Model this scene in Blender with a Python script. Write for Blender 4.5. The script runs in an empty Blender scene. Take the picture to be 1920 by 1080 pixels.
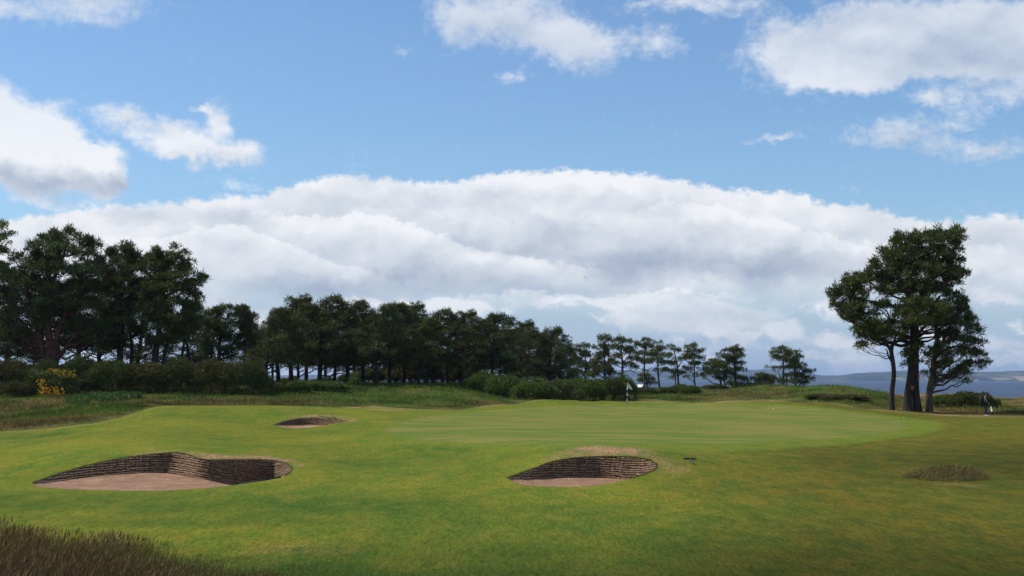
import bpy, math, random
import numpy as np
from mathutils import Vector, Matrix

R = math.radians
rng = np.random.default_rng(7)
random.seed(7)
S = bpy.context.scene
COL = S.collection

# ------------------------------------------------------------------ camera
F = 2667.0
CAMZ = 3.0
HOR = 711.0
PITCH = math.atan((HOR - 540) / F)
cp, sp = math.cos(PITCH), math.sin(PITCH)
cam = bpy.data.cameras.new("camera")
cam.lens = 36.0 * F / 1920
cam.sensor_width = 36.0
cam.clip_start = 0.3
cam.clip_end = 60000
camo = bpy.data.objects.new("camera", cam)
COL.objects.link(camo)
camo.location = (0, 0, CAMZ)
camo.rotation_euler = (math.pi / 2 + PITCH, 0, 0)
S.camera = camo


def P(px, row, Y):
    """world point at depth Y seen at that bearing and elevation"""
    a = (px - 960) / F
    b = (540 - row) / F
    dy = cp - b * sp
    dz = sp + b * cp
    return np.array([a * Y / dy, Y, CAMZ + dz * Y / dy])


def proj(x, y, z):
    z = z - CAMZ
    cy = y * cp + z * sp
    cz = -y * sp + z * cp
    cy = np.where(cy < 0.05, 0.05, cy)
    return 960 + F * x / cy, 540 - F * cz / cy


# ------------------------------------------------------------------ helpers
def mesh_obj(name, verts, faces, mats, parent=None, smooth=True, tint=None, fmat=None):
    me = bpy.data.meshes.new(name)
    verts = np.asarray(verts, dtype=np.float32).reshape(-1, 3)
    if isinstance(faces, np.ndarray):
        n, k = faces.shape
        me.vertices.add(len(verts))
        me.vertices.foreach_set("co", verts.ravel())
        me.loops.add(n * k)
        me.loops.foreach_set("vertex_index", faces.astype(np.int32).ravel())
        me.polygons.add(n)
        me.polygons.foreach_set("loop_start", np.arange(0, n * k, k, dtype=np.int32))
        me.polygons.foreach_set("loop_total", np.full(n, k, dtype=np.int32))
        me.update(calc_edges=True)
    else:
        me.from_pydata(verts.tolist(), [], faces)
    if not isinstance(mats, (list, tuple)):
        mats = [mats]
    for m in mats:
        me.materials.append(m)
    if fmat is not None:
        me.polygons.foreach_set("material_index", np.asarray(fmat, dtype=np.int32))
    me.polygons.foreach_set("use_smooth", np.full(len(me.polygons), smooth))
    if tint is not None:
        for nm, arr in (tint.items() if isinstance(tint, dict) else (("tint", tint),)):
            at = me.attributes.new(nm, 'FLOAT_COLOR', 'POINT')
            arr = np.asarray(arr, dtype=np.float32)
            if arr.ndim == 1:
                arr = np.stack([arr] * 3, 1)
            at.data.foreach_set("color", np.concatenate([arr[:, :3], np.ones((len(arr), 1), np.float32)], 1).ravel())
    me.validate()
    ob = bpy.data.objects.new(name, me)
    COL.objects.link(ob)
    if parent is not None:
        ob.parent = parent
    return ob


def tag(o, label=None, cat=None, group=None, kind=None):
    if label:
        o["label"] = label
    if cat:
        o["category"] = cat
    if group:
        o["group"] = group
    if kind:
        o["kind"] = kind
    return o


def empty(name, loc, rz=0):
    o = bpy.data.objects.new(name, None)
    o.empty_display_size = 0.3
    COL.objects.link(o)
    o.location = tuple(float(v) for v in loc)
    o.rotation_euler = (0, 0, rz)
    return o


def copy_tree(o, parent=None):
    c = o.copy()
    COL.objects.link(c)
    c.parent = parent
    for ch in list(o.children):
        copy_tree(ch, c)
    return c


class G:
    """collects tubes and boxes into one mesh"""

    def __init__(s):
        s.v = []
        s.f = []

    def tube(s, pts, rad, n=8, cap=True):
        pts = [Vector(p) for p in pts]
        b0 = len(s.v)
        up = Vector((0.31, 0.95, 0.02))
        for i, p in enumerate(pts):
            t = (pts[min(i + 1, len(pts) - 1)] - pts[max(i - 1, 0)])
            if t.length < 1e-9:
                t = Vector((0, 0, 1))
            t.normalize()
            a = t.cross(up)
            if a.length < 1e-3:
                a = t.cross(Vector((1, 0, 0)))
            a.normalize()
            b = t.cross(a)
            r = rad[i] if hasattr(rad, '__len__') else rad
            for k in range(n):
                an = 2 * math.pi * k / n
                s.v.append(p + a * (r * math.cos(an)) + b * (r * math.sin(an)))
        for i in range(len(pts) - 1):
            for k in range(n):
                k2 = (k + 1) % n
                s.f.append((b0 + i * n + k, b0 + i * n + k2, b0 + (i + 1) * n + k2, b0 + (i + 1) * n + k))
        if cap:
            s.f.append(tuple(b0 + k for k in range(n)))
            e = b0 + (len(pts) - 1) * n
            s.f.append(tuple(e + n - 1 - k for k in range(n)))

    def box(s, c, h, M=None):
        b0 = len(s.v)
        for x, y, z in ((-1, -1, -1), (1, -1, -1), (1, 1, -1), (-1, 1, -1), (-1, -1, 1), (1, -1, 1), (1, 1, 1), (-1, 1, 1)):
            p = Vector((x * h[0], y * h[1], z * h[2]))
            if M:
                p = M @ p
            s.v.append(p + Vector(c))
        for q in ((0, 3, 2, 1), (4, 5, 6, 7), (0, 1, 5, 4), (1, 2, 6, 5), (2, 3, 7, 6), (3, 0, 4, 7)):
            s.f.append(tuple(b0 + i for i in q))

    def sphere(s, c, r, n=10, m=6, sc=(1, 1, 1)):
        b0 = len(s.v)
        for j in range(m + 1):
            th = math.pi * j / m
            for k in range(n):
                an = 2 * math.pi * k / n
                s.v.append(Vector(c) + Vector((r * sc[0] * math.sin(th) * math.cos(an), r * sc[1] * math.sin(th) * math.sin(an), r * sc[2] * math.cos(th))))
        for j in range(m):
            for k in range(n):
                k2 = (k + 1) % n
                s.f.append((b0 + j * n + k, b0 + (j + 1) * n + k, b0 + (j + 1) * n + k2, b0 + j * n + k2))

    def build(s, name, mat, parent=None, smooth=True):
        return mesh_obj(name, [tuple(v) for v in s.v], s.f, mat, parent, smooth)


# ------------------------------------------------------------------ materials
class NT:
    def __init__(s, tree):
        s.t = tree
        s.n = tree.nodes
        s.l = tree.links

    def node(s, typ, **kw):
        n = s.n.new(typ)
        for k, v in kw.items():
            setattr(n, k, v)
        return n

    def link(s, a, b):
        s.l.new(a, b)

    def val(s, sock, v):
        if isinstance(v, bpy.types.NodeSocket):
            s.l.new(v, sock)
        else:
            sock.default_value = v

    def math(s, op, a, b=0.0, c=None, clamp=False):
        n = s.n.new('ShaderNodeMath')
        n.operation = op
        n.use_clamp = clamp
        s.val(n.inputs[0], a)
        s.val(n.inputs[1], b)
        if c is not None:
            s.val(n.inputs[2], c)
        return n.outputs[0]

    def vmath(s, op, a, b):
        n = s.n.new('ShaderNodeVectorMath')
        n.operation = op
        s.val(n.inputs[0], a)
        if op == 'SCALE':
            s.val(n.inputs['Scale'], b)
        else:
            s.val(n.inputs[1], b)
        return n.outputs[0]

    def noise(s, vec, scale, detail=4, rough=0.55, col=False, dist=0.0):
        n = s.n.new('ShaderNodeTexNoise')
        s.val(n.inputs['Vector'], vec)
        n.inputs['Scale'].default_value = scale
        n.inputs['Detail'].default_value = detail
        n.inputs['Roughness'].default_value = rough
        n.inputs['Distortion'].default_value = dist
        return n.outputs['Color' if col else 'Fac']

    def ss(s, x, a, b, lo=0.0, hi=1.0):
        n = s.n.new('ShaderNodeMapRange')
        n.interpolation_type = 'SMOOTHSTEP'
        s.val(n.inputs['Value'], x)
        n.inputs['From Min'].default_value = a
        n.inputs['From Max'].default_value = b
        n.inputs['To Min'].default_value = lo
        n.inputs['To Max'].default_value = hi
        return n.outputs[0]

    def mix(s, fac, a, b, typ='MIX'):
        n = s.n.new('ShaderNodeMix')
        n.data_type = 'RGBA'
        n.blend_type = typ
        s.val(n.inputs[0], fac)
        for sock, v in ((n.inputs[6], a), (n.inputs[7], b)):
            if isinstance(v, bpy.types.NodeSocket):
                s.l.new(v, sock)
            else:
                sock.default_value = (*v, 1) if len(v) == 3 else v
        return n.outputs[2]

    def mapping(s, vec, loc=(0, 0, 0), scale=(1, 1, 1), rot=(0, 0, 0)):
        n = s.n.new('ShaderNodeMapping')
        s.l.new(vec, n.inputs[0])
        n.inputs['Location'].default_value = loc
        n.inputs['Rotation'].default_value = rot
        n.inputs['Scale'].default_value = scale
        return n.outputs[0]


def new_mat(name):
    m = bpy.data.materials.new(name)
    m.use_nodes = True
    t = NT(m.node_tree)
    bs = m.node_tree.nodes['Principled BSDF']
    bs.inputs['Roughness'].default_value = 0.8
    bs.inputs['Specular IOR Level'].default_value = 0.25
    return m, t, bs


def simple(name, colr, rough=0.7, var=0.25, scale=8.0, spec=0.3, metal=0.0):
    m, t, bs = new_mat(name)
    tc = t.node('ShaderNodeTexCoord').outputs['Object']
    n = t.noise(tc, scale, 5)
    k = t.ss(n, 0.3, 0.7)
    c = t.mix(k, tuple(v * (1 - var) for v in colr), tuple(min(1, v * (1 + var)) for v in colr))
    t.link(c, bs.inputs['Base Color'])
    bs.inputs['Roughness'].default_value = rough
    bs.inputs['Specular IOR Level'].default_value = spec
    bs.inputs['Metallic'].default_value = metal
    return m


def foliage_mat(name, dark, light, transl=0.2, rough=0.55, spec=0.25):
    """leaf material: colour from a per leaf tint"""
    m, t, bs = new_mat(name)
    at = t.node('ShaderNodeAttribute', attribute_name='tint')
    sep = t.node('ShaderNodeSeparateColor')
    t.link(at.outputs['Color'], sep.inputs[0])
    c = t.mix(sep.outputs[0], dark, light)
    oi = t.node('ShaderNodeObjectInfo').outputs['Random']
    c = t.mix(t.math('MULTIPLY', oi, 0.35), c, tuple(v * 1.25 * w for v, w in zip(dark, (1.35, 1.1, 0.9))))
    t.link(c, bs.inputs['Base Color'])
    bs.inputs['Roughness'].default_value = rough
    bs.inputs['Specular IOR Level'].default_value = spec
    tr = t.node('ShaderNodeBsdfTranslucent')
    t.link(t.mix(0.5, c, light), tr.inputs['Color'])
    mx = t.node('ShaderNodeMixShader')
    mx.inputs[0].default_value = transl
    t.link(bs.outputs[0], mx.inputs[1])
    t.link(tr.outputs[0], mx.inputs[2])
    t.link(mx.outputs[0], m.node_tree.nodes['Material Output'].inputs['Surface'])
    return m


def vertex_mat(name, transl=0.15, rough=0.7):
    """grass blades, colour stored per blade"""
    m, t, bs = new_mat(name)
    at = t.node('ShaderNodeAttribute', attribute_name='tint')
    t.link(at.outputs['Color'], bs.inputs['Base Color'])
    bs.inputs['Roughness'].default_value = rough
    bs.inputs['Specular IOR Level'].default_value = 0.15
    tr = t.node('ShaderNodeBsdfTranslucent')
    t.link(at.outputs['Color'], tr.inputs['Color'])
    mx = t.node('ShaderNodeMixShader')
    mx.inputs[0].default_value = transl
    t.link(bs.outputs[0], mx.inputs[1])
    t.link(tr.outputs[0], mx.inputs[2])
    t.link(mx.outputs[0], m.node_tree.nodes['Material Output'].inputs['Surface'])
    return m


M_PINE = foliage_mat('pine_needles', (0.022, 0.034, 0.009), (0.142, 0.165, 0.030), 0.2)
M_PINE2 = foliage_mat('pine_needles_bluish', (0.020, 0.033, 0.010), (0.120, 0.148, 0.034), 0.2)
M_PINE3 = foliage_mat('pine_needles_olive', (0.034, 0.046, 0.013), (0.158, 0.172, 0.042), 0.2)
M_BIRCH = foliage_mat('birch_leaves', (0.05, 0.075, 0.018), (0.14, 0.18, 0.04), 0.3)
M_GORSE = foliage_mat('gorse_leaves', (0.030, 0.044, 0.009), (0.135, 0.160, 0.026), 0.12)
M_GORSEB = foliage_mat('gorse_leaves_brown', (0.040, 0.042, 0.011), (0.155, 0.142, 0.034), 0.12)
M_GREENB = foliage_mat('gorse_leaves_fresh', (0.034, 0.060, 0.009), (0.150, 0.215, 0.024), 0.15)
M_BRACK = foliage_mat('bracken_leaves', (0.025, 0.065, 0.010), (0.090, 0.180, 0.030), 0.2)
M_YELL = foliage_mat('yellow_blossom', (0.45, 0.25, 0.01), (0.75, 0.42, 0.02), 0.15)
M_BLADE = vertex_mat('grass_blades')


def bark_mat(name, low, high, z0, z1):
    m, t, bs = new_mat(name)
    tc = t.node('ShaderNodeTexCoord').outputs['Object']
    sx = t.node('ShaderNodeSeparateXYZ')
    t.link(tc, sx.inputs[0])
    n = t.noise(t.mapping(tc, scale=(6, 6, 1.6)), 1.6, 5)
    n2 = t.noise(tc, 0.9, 3)
    h = t.math('ADD', sx.outputs[2], t.math('MULTIPLY', t.math('SUBTRACT', n2, 0.5), 4.0))
    k = t.ss(h, z0, z1)
    c = t.mix(k, low, high)
    c = t.mix(t.ss(n, 0.35, 0.65), t.mix(1.0, c, (0.35, 0.35, 0.35), 'MULTIPLY'), c)
    t.link(c, bs.inputs['Base Color'])
    bp = t.node('ShaderNodeBump')
    bp.inputs['Strength'].default_value = 0.9
    bp.inputs['Distance'].default_value = 0.06
    t.link(n, bp.inputs['Height'])
    t.link(bp.outputs[0], bs.inputs['Normal'])
    bs.inputs['Roughness'].default_value = 0.9
    return m


M_BARK = bark_mat('pine_bark', (0.050, 0.040, 0.032), (0.16, 0.075, 0.042), 5.0, 10.0)
M_BARKR = bark_mat('red_pine_bark', (0.060, 0.040, 0.031), (0.14, 0.060, 0.036), 1.0, 5.0)
M_BARKP = bark_mat('pale_pine_bark', (0.12, 0.088, 0.066), (0.20, 0.10, 0.06), 2.0, 6.0)
M_TWIG = simple('gorse_stems', (0.05, 0.04, 0.025), 0.9)
M_DEAD = simple('dead_wood', (0.30, 0.25, 0.20), 0.9)

# ------------------------------------------------------------------ terrain
TAB = {
    -500: [(0, .35), (22, .1), (39, 0.0), (60, .4), (95, .9), (105, 1.9), (130, 2.4), (200, 2.4)],
    0: [(22, .0), (39, 0.0), (48, .18), (60, .36), (70, .30), (80, .42), (95, .83), (105, 1.78), (115, 2.1), (130, 2.3), (200, 2.3)],
    200: [(22, 0), (39, -.03), (42, .06), (46, .44), (52, .52), (60, .57), (75, .84), (90, 1.25), (105, 1.85), (115, 2.1), (130, 2.3), (200, 2.3)],
    320: [(22, 0), (39, -.04), (42, .1), (46, .60), (52, .60), (57, .62), (70, .87), (83, 1.19), (90, 1.26), (97, 1.30), (105, 1.72), (112, 2.1), (130, 2.3), (200, 2.2)],
    450: [(22, 0), (39, .02), (42, .1), (46.5, .44), (54, .42), (60, .45), (75, .74), (86, 1.18), (92, 1.27), (98, 1.28), (105, 1.7), (115, 2.2), (130, 2.3), (200, 2.0)],
    580: [(22, 0), (39, .02), (46, .14), (55, .22), (68, .40), (75, .5), (79.5, .95), (86, 1.15), (92, 1.24), (97, 1.10), (104, 1.45), (115, 2.1), (125, 2.5), (140, 2.5), (200, 1.8)],
    700: [(22, 0), (39, .02), (50, .02), (60, .20), (70, .56), (82, .85), (92, 1.02), (101, 1.02), (106, 1.15), (115, 1.66), (125, 2.25), (135, 2.45), (150, 2.4), (200, 1.6)],
    850: [(22, 0), (39, .02), (50, .10), (60, .38), (75, .70), (90, .80), (98, .80), (103, .92), (112, 1.3), (122, 2.0), (130, 2.5), (150, 2.4), (200, 1.6)],
    960: [(22, 0), (39, .02), (46, .22), (60, .58), (75, .72), (95, .86), (108, 1.0), (114, 1.04), (122, 1.15), (135, 1.5), (160, 2.0), (200, 1.5)],
    1060: [(22, 0), (39, .03), (42, .14), (45.7, .56), (52, .58), (62, .56), (75, .66), (95, .80), (108, .88), (120, 1.06), (126, 1.06), (135, 1.2), (160, 1.9), (200, 1.5)],
    1180: [(22, 0), (39, .06), (42, .18), (45.7, .56), (52, .55), (62, .52), (75, .60), (90, .66), (100, .70), (113, .73), (122, .95), (128, .99), (140, 1.15), (160, 1.5), (190, 1.7), (215, 1.5)],
    1320: [(22, .05), (39, .14), (46, .30), (55, .36), (65, .42), (80, .51), (100, .68), (114, .78), (125, 1.02), (130, 1.02), (142, 1.2), (160, 1.65), (185, 1.9), (215, 1.7)],
    1450: [(22, .08), (39, .16), (46, .26), (65, .37), (85, .44), (100, .64), (114, .80), (124, 1.0), (131, 1.02), (142, 1.6), (155, 2.1), (175, 2.1), (215, 1.5)],
    1550: [(22, .05), (39, .12), (46, .20), (65, .28), (85, .38), (105, .70), (118, .88), (124, .95), (132, 1.5), (142, 2.2), (160, 1.9), (185, .9), (215, .8)],
    1650: [(22, 0), (39, .05), (46, .14), (60, .18), (75, .20), (90, .30), (105, .52), (113, .56), (122, .62), (132, 1.2), (140, 1.5), (155, 1.2), (175, .6), (215, .7)],
    1720: [(22, 0), (39, .03), (46, .12), (60, .16), (75, .16), (90, .22), (105, .40), (112, .44), (125, .47), (140, .5), (160, .55), (185, .85), (200, .9), (215, .4)],
    1790: [(22, -.05), (39, .03), (46, .12), (60, .14), (80, .18), (100, .30), (108, .34), (125, .40), (138, .1), (150, -.1), (160, .2), (180, 1.0), (195, 1.05), (215, .2)],
    1860: [(22, -.05), (39, .02), (46, .12), (60, .14), (80, .18), (100, .30), (108, .33), (125, .38), (150, .53), (175, .72), (190, .5), (215, 0)],
    1930: [(22, -.05), (39, .02), (46, .12), (60, .12), (80, .15), (100, .28), (108, .31), (125, .36), (150, .5), (172, .7), (190, .3), (215, 0)],
    2500: [(0, .35), (22, 0), (60, .1), (100, .3), (125, .4), (170, .7), (215, 0)],
}
TCOL = np.array(sorted(TAB), dtype=float)
DK = np.concatenate([np.arange(0, 36, 3.0), np.arange(36, 60, 1.0), np.arange(60, 150, 1.5), np.arange(150, 215, 3.0), [215, 250, 290, 400, 4000]])


def pchip(xs, ys, xq):
    xs = np.array(xs, float)
    ys = np.array(ys, float)
    h = np.diff(xs)
    dl = np.diff(ys) / h
    m = np.zeros(len(xs))
    for i in range(1, len(xs) - 1):
        if dl[i - 1] * dl[i] > 0:
            w1, w2 = 2 * h[i] + h[i - 1], h[i] + 2 * h[i - 1]
            m[i] = (w1 + w2) / (w1 / dl[i - 1] + w2 / dl[i])
    xq = np.clip(xq, xs[0], xs[-1])
    i = np.clip(np.searchsorted(xs, xq) - 1, 0, len(xs) - 2)
    t = (xq - xs[i]) / h[i]
    t2, t3 = t * t, t * t * t
    return (2 * t3 - 3 * t2 + 1) * ys[i] + (t3 - 2 * t2 + t) * h[i] * m[i] + (-2 * t3 + 3 * t2) * ys[i + 1] + (t3 - t2) * h[i] * m[i + 1]


TG = np.zeros((len(TCOL), len(DK)))
for ci, c in enumerate(TCOL):
    pts = list(TAB[int(c)])
    if pts[0][0] > 0:
        pts = [(0, 0.35)] + pts
    pts += [(250, -4.0), (290, -9.0), (400, -9.5), (4000, -9.5)] if pts[-1][0] >= 200 else []
    TG[ci] = pchip([p[0] for p in pts], [p[1] for p in pts], DK)
# pull the columns onto a fine azimuth grid once
AZF = np.arange(-500, 2501, 10.0)
TF = np.zeros((len(AZF), len(DK)))
for k in range(len(DK)):
    TF[:, k] = pchip(TCOL, TG[:, k], AZF)
ker = np.exp(-0.5 * (np.arange(-4, 5) / 1.6) ** 2)
ker /= ker.sum()
pad = np.pad(TF, ((4, 4), (0, 0)), mode='edge')
TF = sum(ker[i] * pad[i:i + len(AZF)] for i in range(9))


def vnoise(x, y, seed):
    """smooth value noise"""
    xi, yi = np.floor(x).astype(np.int64), np.floor(y).astype(np.int64)
    fx, fy = x - xi, y - yi
    fx, fy = fx * fx * (3 - 2 * fx), fy * fy * (3 - 2 * fy)

    def hsh(a, b):
        n = (a * 374761393 + b * 668265263 + seed * 1442695041) & 0xffffffff
        n = ((n ^ (n >> 13)) * 1274126177) & 0xffffffff
        return ((n ^ (n >> 16)) & 0xffff) / 65535.0
    return (hsh(xi, yi) * (1 - fx) + hsh(xi + 1, yi) * fx) * (1 - fy) + (hsh(xi, yi + 1) * (1 - fx) + hsh(xi + 1, yi + 1) * fx) * fy - 0.5


def in_poly(px, py, poly):
    px, py = np.asarray(px), np.asarray(py)
    ins = np.zeros(px.shape, bool)
    n = len(poly)
    for i in range(n):
        x1, y1 = poly[i]
        x2, y2 = poly[(i + 1) % n]
        if y1 == y2:
            continue
        c = ((y1 > py) != (y2 > py)) & (px < (x2 - x1) * (py - y1) / (y2 - y1) + x1)
        ins ^= c
    return ins


def H(x, y):
    x = np.asarray(x, float)
    y = np.asarray(y, float)
    d = np.maximum(y, 0.0)
    az = np.where(y > 1.0, 960 + F * cp * x / np.maximum(y, 1.0), np.where(x > 0, 2500, -500))
    az = np.clip(az, -500, 2500)
    # near the camera and behind it the azimuth columns merge to a plain level
    ia = (az + 500) / 10.0
    i0 = np.clip(ia.astype(int), 0, len(AZF) - 2)
    fa = ia - i0
    j0 = np.clip(np.searchsorted(DK, d, side='right') - 1, 0, len(DK) - 2)
    fd = (d - DK[j0]) / (DK[j0 + 1] - DK[j0])
    fd = np.clip(fd, 0, 1)
    z = (TF[i0, j0] * (1 - fa) + TF[i0 + 1, j0] * fa) * (1 - fd) + (TF[i0, j0 + 1] * (1 - fa) + TF[i0 + 1, j0 + 1] * fa) * fd
    near = np.clip((d - 5) / 14, 0, 1)
    z = z * near + 0.15 * (1 - near)
    # soft swells of mown ground, rougher hummocks further back
    z = z + (0.09 + .06 * np.clip((y - 50) / 6, 0, 1)) * vnoise(x / 9.0, y / 11.0, 3) * np.clip((y - 14) / 10, 0, 1) + 0.035 * vnoise(x / 3.1, y / 4.3, 5)
    rough = np.clip((y - 104) / 14, 0, 1) * np.clip((225 - y) / 20, 0, 1)
    z = z + rough * (0.45 * vnoise(x / 4.2, y / 5.0, 8) + 0.18 * vnoise(x / 1.3, y / 1.6, 9))
    return z


def ground(px, row, d0=12.0, d1=205.0):
    """first point of the ground along that line of sight"""
    a = (px - 960) / F
    b = (540 - row) / F
    dy = cp - b * sp
    dz = sp + b * cp
    Y = np.arange(d0, d1, 0.04)
    X = a * Y / dy
    Z = CAMZ + dz * Y / dy
    g = H(X, Y)
    k = np.nonzero(Z <= g)[0]
    i = k[0] if len(k) else len(Y) - 1
    return np.array([X[i], Y[i], g[i]])


def on_ground(px, Y):
    x = (px - 960) / F * Y / cp
    return np.array([x, Y, float(H(x, Y))])


# ------------------------------------------------------------------ bunkers
BUNK = [
    dict(rim=[(62, 906), (100, 893), (170, 872), (250, 857), (320, 850), (350, 853), (383, 863), (430, 863), (500, 863), (530, 868), (545, 876), (544, 884), (533, 893)],
         base=[(64, 908), (104, 904), (172, 894), (250, 888), (310, 887), (345, 892), (375, 898), (425, 906), (490, 914), (515, 914), (525, 910), (529, 904), (530, 899)],
         front=[(62, 906), (75, 913), (150, 918), (290, 920), (400, 914), (470, 905), (510, 899), (533, 893)], drop=0.22,
         label='widest sand bunker with a stacked turf wall, at the left of the fairway'),
    dict(rim=[(952, 897), (980, 887), (1010, 876), (1035, 867), (1070, 861), (1120, 857), (1180, 858), (1210, 862), (1226, 868), (1231, 875), (1225, 882), (1207, 890), (1185, 897)],
         base=[(954, 899), (985, 899), (1012, 898), (1035, 897), (1070, 896), (1120, 896), (1170, 899), (1195, 901), (1207, 900), (1212, 898), (1211, 897), (1201, 898), (1186, 899)],
         front=[(952, 897), (975, 908), (1020, 912), (1070, 913), (1120, 910), (1160, 903), (1185, 897)], drop=0.22,
         label='round sand bunker with stacked turf wall in front of the flag, beside the dark rake'),
    dict(rim=[(513, 796), (530, 790), (555, 785), (580, 783), (615, 784), (640, 787), (657, 789.5)],
         base=[(515, 797.5), (532, 797.5), (555, 797), (580, 797), (605, 797), (630, 795.5), (655, 791)],
         front=[(513, 796), (520, 799), (545, 803), (570, 803), (600, 798.5), (630, 794), (657, 789.5)], drop=0.18,
         label='smallest and farthest sand bunker, a thin crescent below the left bank'),
]


def resample(pts, n):
    pts = np.array(pts, float)
    # centripetal smoothing through dense Catmull-Rom
    out = []
    m = len(pts)
    for i in range(m - 1):
        p0, p1, p2, p3 = pts[max(i - 1, 0)], pts[i], pts[i + 1], pts[min(i + 2, m - 1)]
        for t in np.linspace(0, 1, 24, endpoint=False):
            out.append(0.5 * ((2 * p1) + (-p0 + p2) * t + (2 * p0 - 5 * p1 + 4 * p2 - p3) * t * t + (-p0 + 3 * p1 - 3 * p2 + p3) * t ** 3))
    out.append(pts[-1])
    out = np.array(out)
    L = np.concatenate([[0], np.cumsum(np.linalg.norm(np.diff(out, axis=0), axis=1))])
    q = np.linspace(0, L[-1], n)
    return np.stack([np.interp(q, L, out[:, k]) for k in range(out.shape[1])], 1)


for b in BUNK:
    n = 260
    # rim and base are resampled together so that they stay paired
    both = resample([(*r, *s) for r, s in zip(b['rim'], b['base'])], n)
    b['T'] = np.array([ground(p[0], p[1], 30) for p in both])
    # remove stepping from the ray march
    B = []
    for p, T in zip(both, b['T']):
        Y = T[1] - 0.30 * min(1.0, (p[3] - p[1]) / 18.0)
        w = P(p[2], p[3], Y)
        w[2] = min(w[2], T[2] - 0.03)
        B.append(w)
    B = np.array(B)
    for _ in range(12):      # an even sweep of the wall's foot
        for q_ in range(10):
            B[1:-1] = .5 * B[1:-1] + .25 * (B[:-2] + B[2:])
    b['B'] = B
    fr = resample(b['front'], n)
    b['Fr'] = np.array([ground(p[0], p[1], 30) for p in fr])
    b['poly'] = np.concatenate([b['T'][:, :2], b['Fr'][::-1][1:-1, :2]])

# ------------------------------------------------------------------ ground sheets
azs = np.concatenate([
    np.linspace(-180, -90, 7)[:-1], np.linspace(-90, -30, 13)[:-1], np.linspace(-30, -21.2, 14)[:-1],
    np.degrees(np.arctan((np.arange(-70, 1991, 5.0) - 960) / (F * cp))),
    np.linspace(21.2, 30, 14)[1:], np.linspace(30, 90, 13)[1:], np.linspace(90, 180, 7)[1:]])
ds = np.concatenate([np.array([0.4, 1, 2, 3.5, 5, 7, 9, 11]), np.arange(12.5, 22, .5), np.arange(22, 36, .25), np.arange(36, 50, .10), np.arange(50, 72, .3),
                     np.arange(72, 84, .15), np.arange(84, 135, .33), np.arange(135, 216, .7), np.arange(216, 300, 4), [330, 400, 600, 1000, 2000, 3500]])
na, nd = len(azs), len(ds)
AA, DD = np.meshgrid(np.radians(azs), ds, indexing='ij')
inside = np.abs(AA) < R(32)
rr = np.where(inside, DD / np.cos(np.clip(AA, -R(32), R(32))), DD / np.cos(R(32)))
GX, GY = rr * np.sin(AA), rr * np.cos(AA)
GZ = H(GX, GY)
V = np.stack([GX, GY, GZ], -1).reshape(-1, 3)
idx = np.arange(na * nd).reshape(na, nd)
FQ = np.stack([idx[:-1, :-1], idx[1:, :-1], idx[1:, 1:], idx[:-1, 1:]], -1).reshape(-1, 4)
keep = np.ones(len(FQ), bool)
for b in BUNK:
    poly = b['poly']
    x0, y0 = poly.min(0) - 1
    x1, y1 = poly.max(0) + 1
    cand = np.nonzero((V[:, 0] > x0) & (V[:, 0] < x1) & (V[:, 1] > y0) & (V[:, 1] < y1))[0]
    ins = np.zeros(len(V), bool)
    ins[cand] = in_poly(V[cand, 0], V[cand, 1], [tuple(p) for p in poly])
    bad = ins[FQ].any(1)
    hole = bad & keep
    keep &= ~bad
    bv = np.unique(FQ[hole])
    bv = bv[~ins[bv]]
    rim3 = np.concatenate([b['T'], b['Fr'][::-1][1:-1]])
    A0 = rim3
    A1 = np.roll(rim3, -1, axis=0)
    for v in bv:
        p = V[v]
        ab = A1 - A0
        den = (ab[:, :2] ** 2).sum(1) + 1e-12
        t = np.clip(((p[None, :2] - A0[:, :2]) * ab[:, :2]).sum(1) / den, 0, 1)
        q = A0 + ab * t[:, None]
        k = np.argmin(((q[:, :2] - p[:2]) ** 2).sum(1))
        V[v] = q[k]
FQ = FQ[keep]

PX, ROW = proj(V[:, 0], V[:, 1], V[:, 2])
front = V[:, 1] > 8
# mown limits seen from above: back edge of the mown ground as depth for each bearing
edge_px = [-500, 0, 100, 180, 230, 270, 320, 400, 500, 580, 650, 700, 780, 860, 920, 980, 1060, 1180, 1320, 1450, 1550, 1620, 1690, 1760, 1860, 1930, 2500]
edge_d = [70, 72, 72, 73, 77, 83, 92, 94, 93, 95, 98, 103, 100, 100, 108, 117, 124, 126, 128, 129, 121, 113, 108.5, 106.5, 104, 103, 100]


def azpx(x, y):
    return np.clip(np.where(y > 1, 960 + F * cp * x / np.maximum(y, 1), np.where(x > 0, 2500, -500)), -500, 2500)


def mown_edge(x, y):
    return np.interp(azpx(x, y), edge_px, edge_d) + 0.9 * vnoise(x / 2.3, y / 2.3, 21)


# putting surface: closed outline on the ground
gp = [(720, 805), (790, 783), (900, 771), (1000, 763), (1150, 758.5), (1350, 757), (1480, 762), (1580, 771), (1660, 783), (1708, 797), (1680, 808), (1560, 822), (1380, 831), (1180, 833), (980, 833), (830, 828), (740, 818)]
gq = resample(gp + gp[:1], 160)
GREEN = [tuple(ground(p[0], p[1], 50)[:2]) for p in gq]
apr = resample([(690, 812), (780, 780), (900, 769), (1000, 761), (1150, 757), (1380, 756), (1500, 760), (1600, 771), (1700, 783), (1770, 797), (1720, 815), (1580, 833), (1380, 845), (1180, 846), (960, 843), (800, 836), (700, 824), (690, 812)], 160)
APRON = [tuple(ground(p[0], p[1], 50)[:2]) for p in apr]


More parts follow.
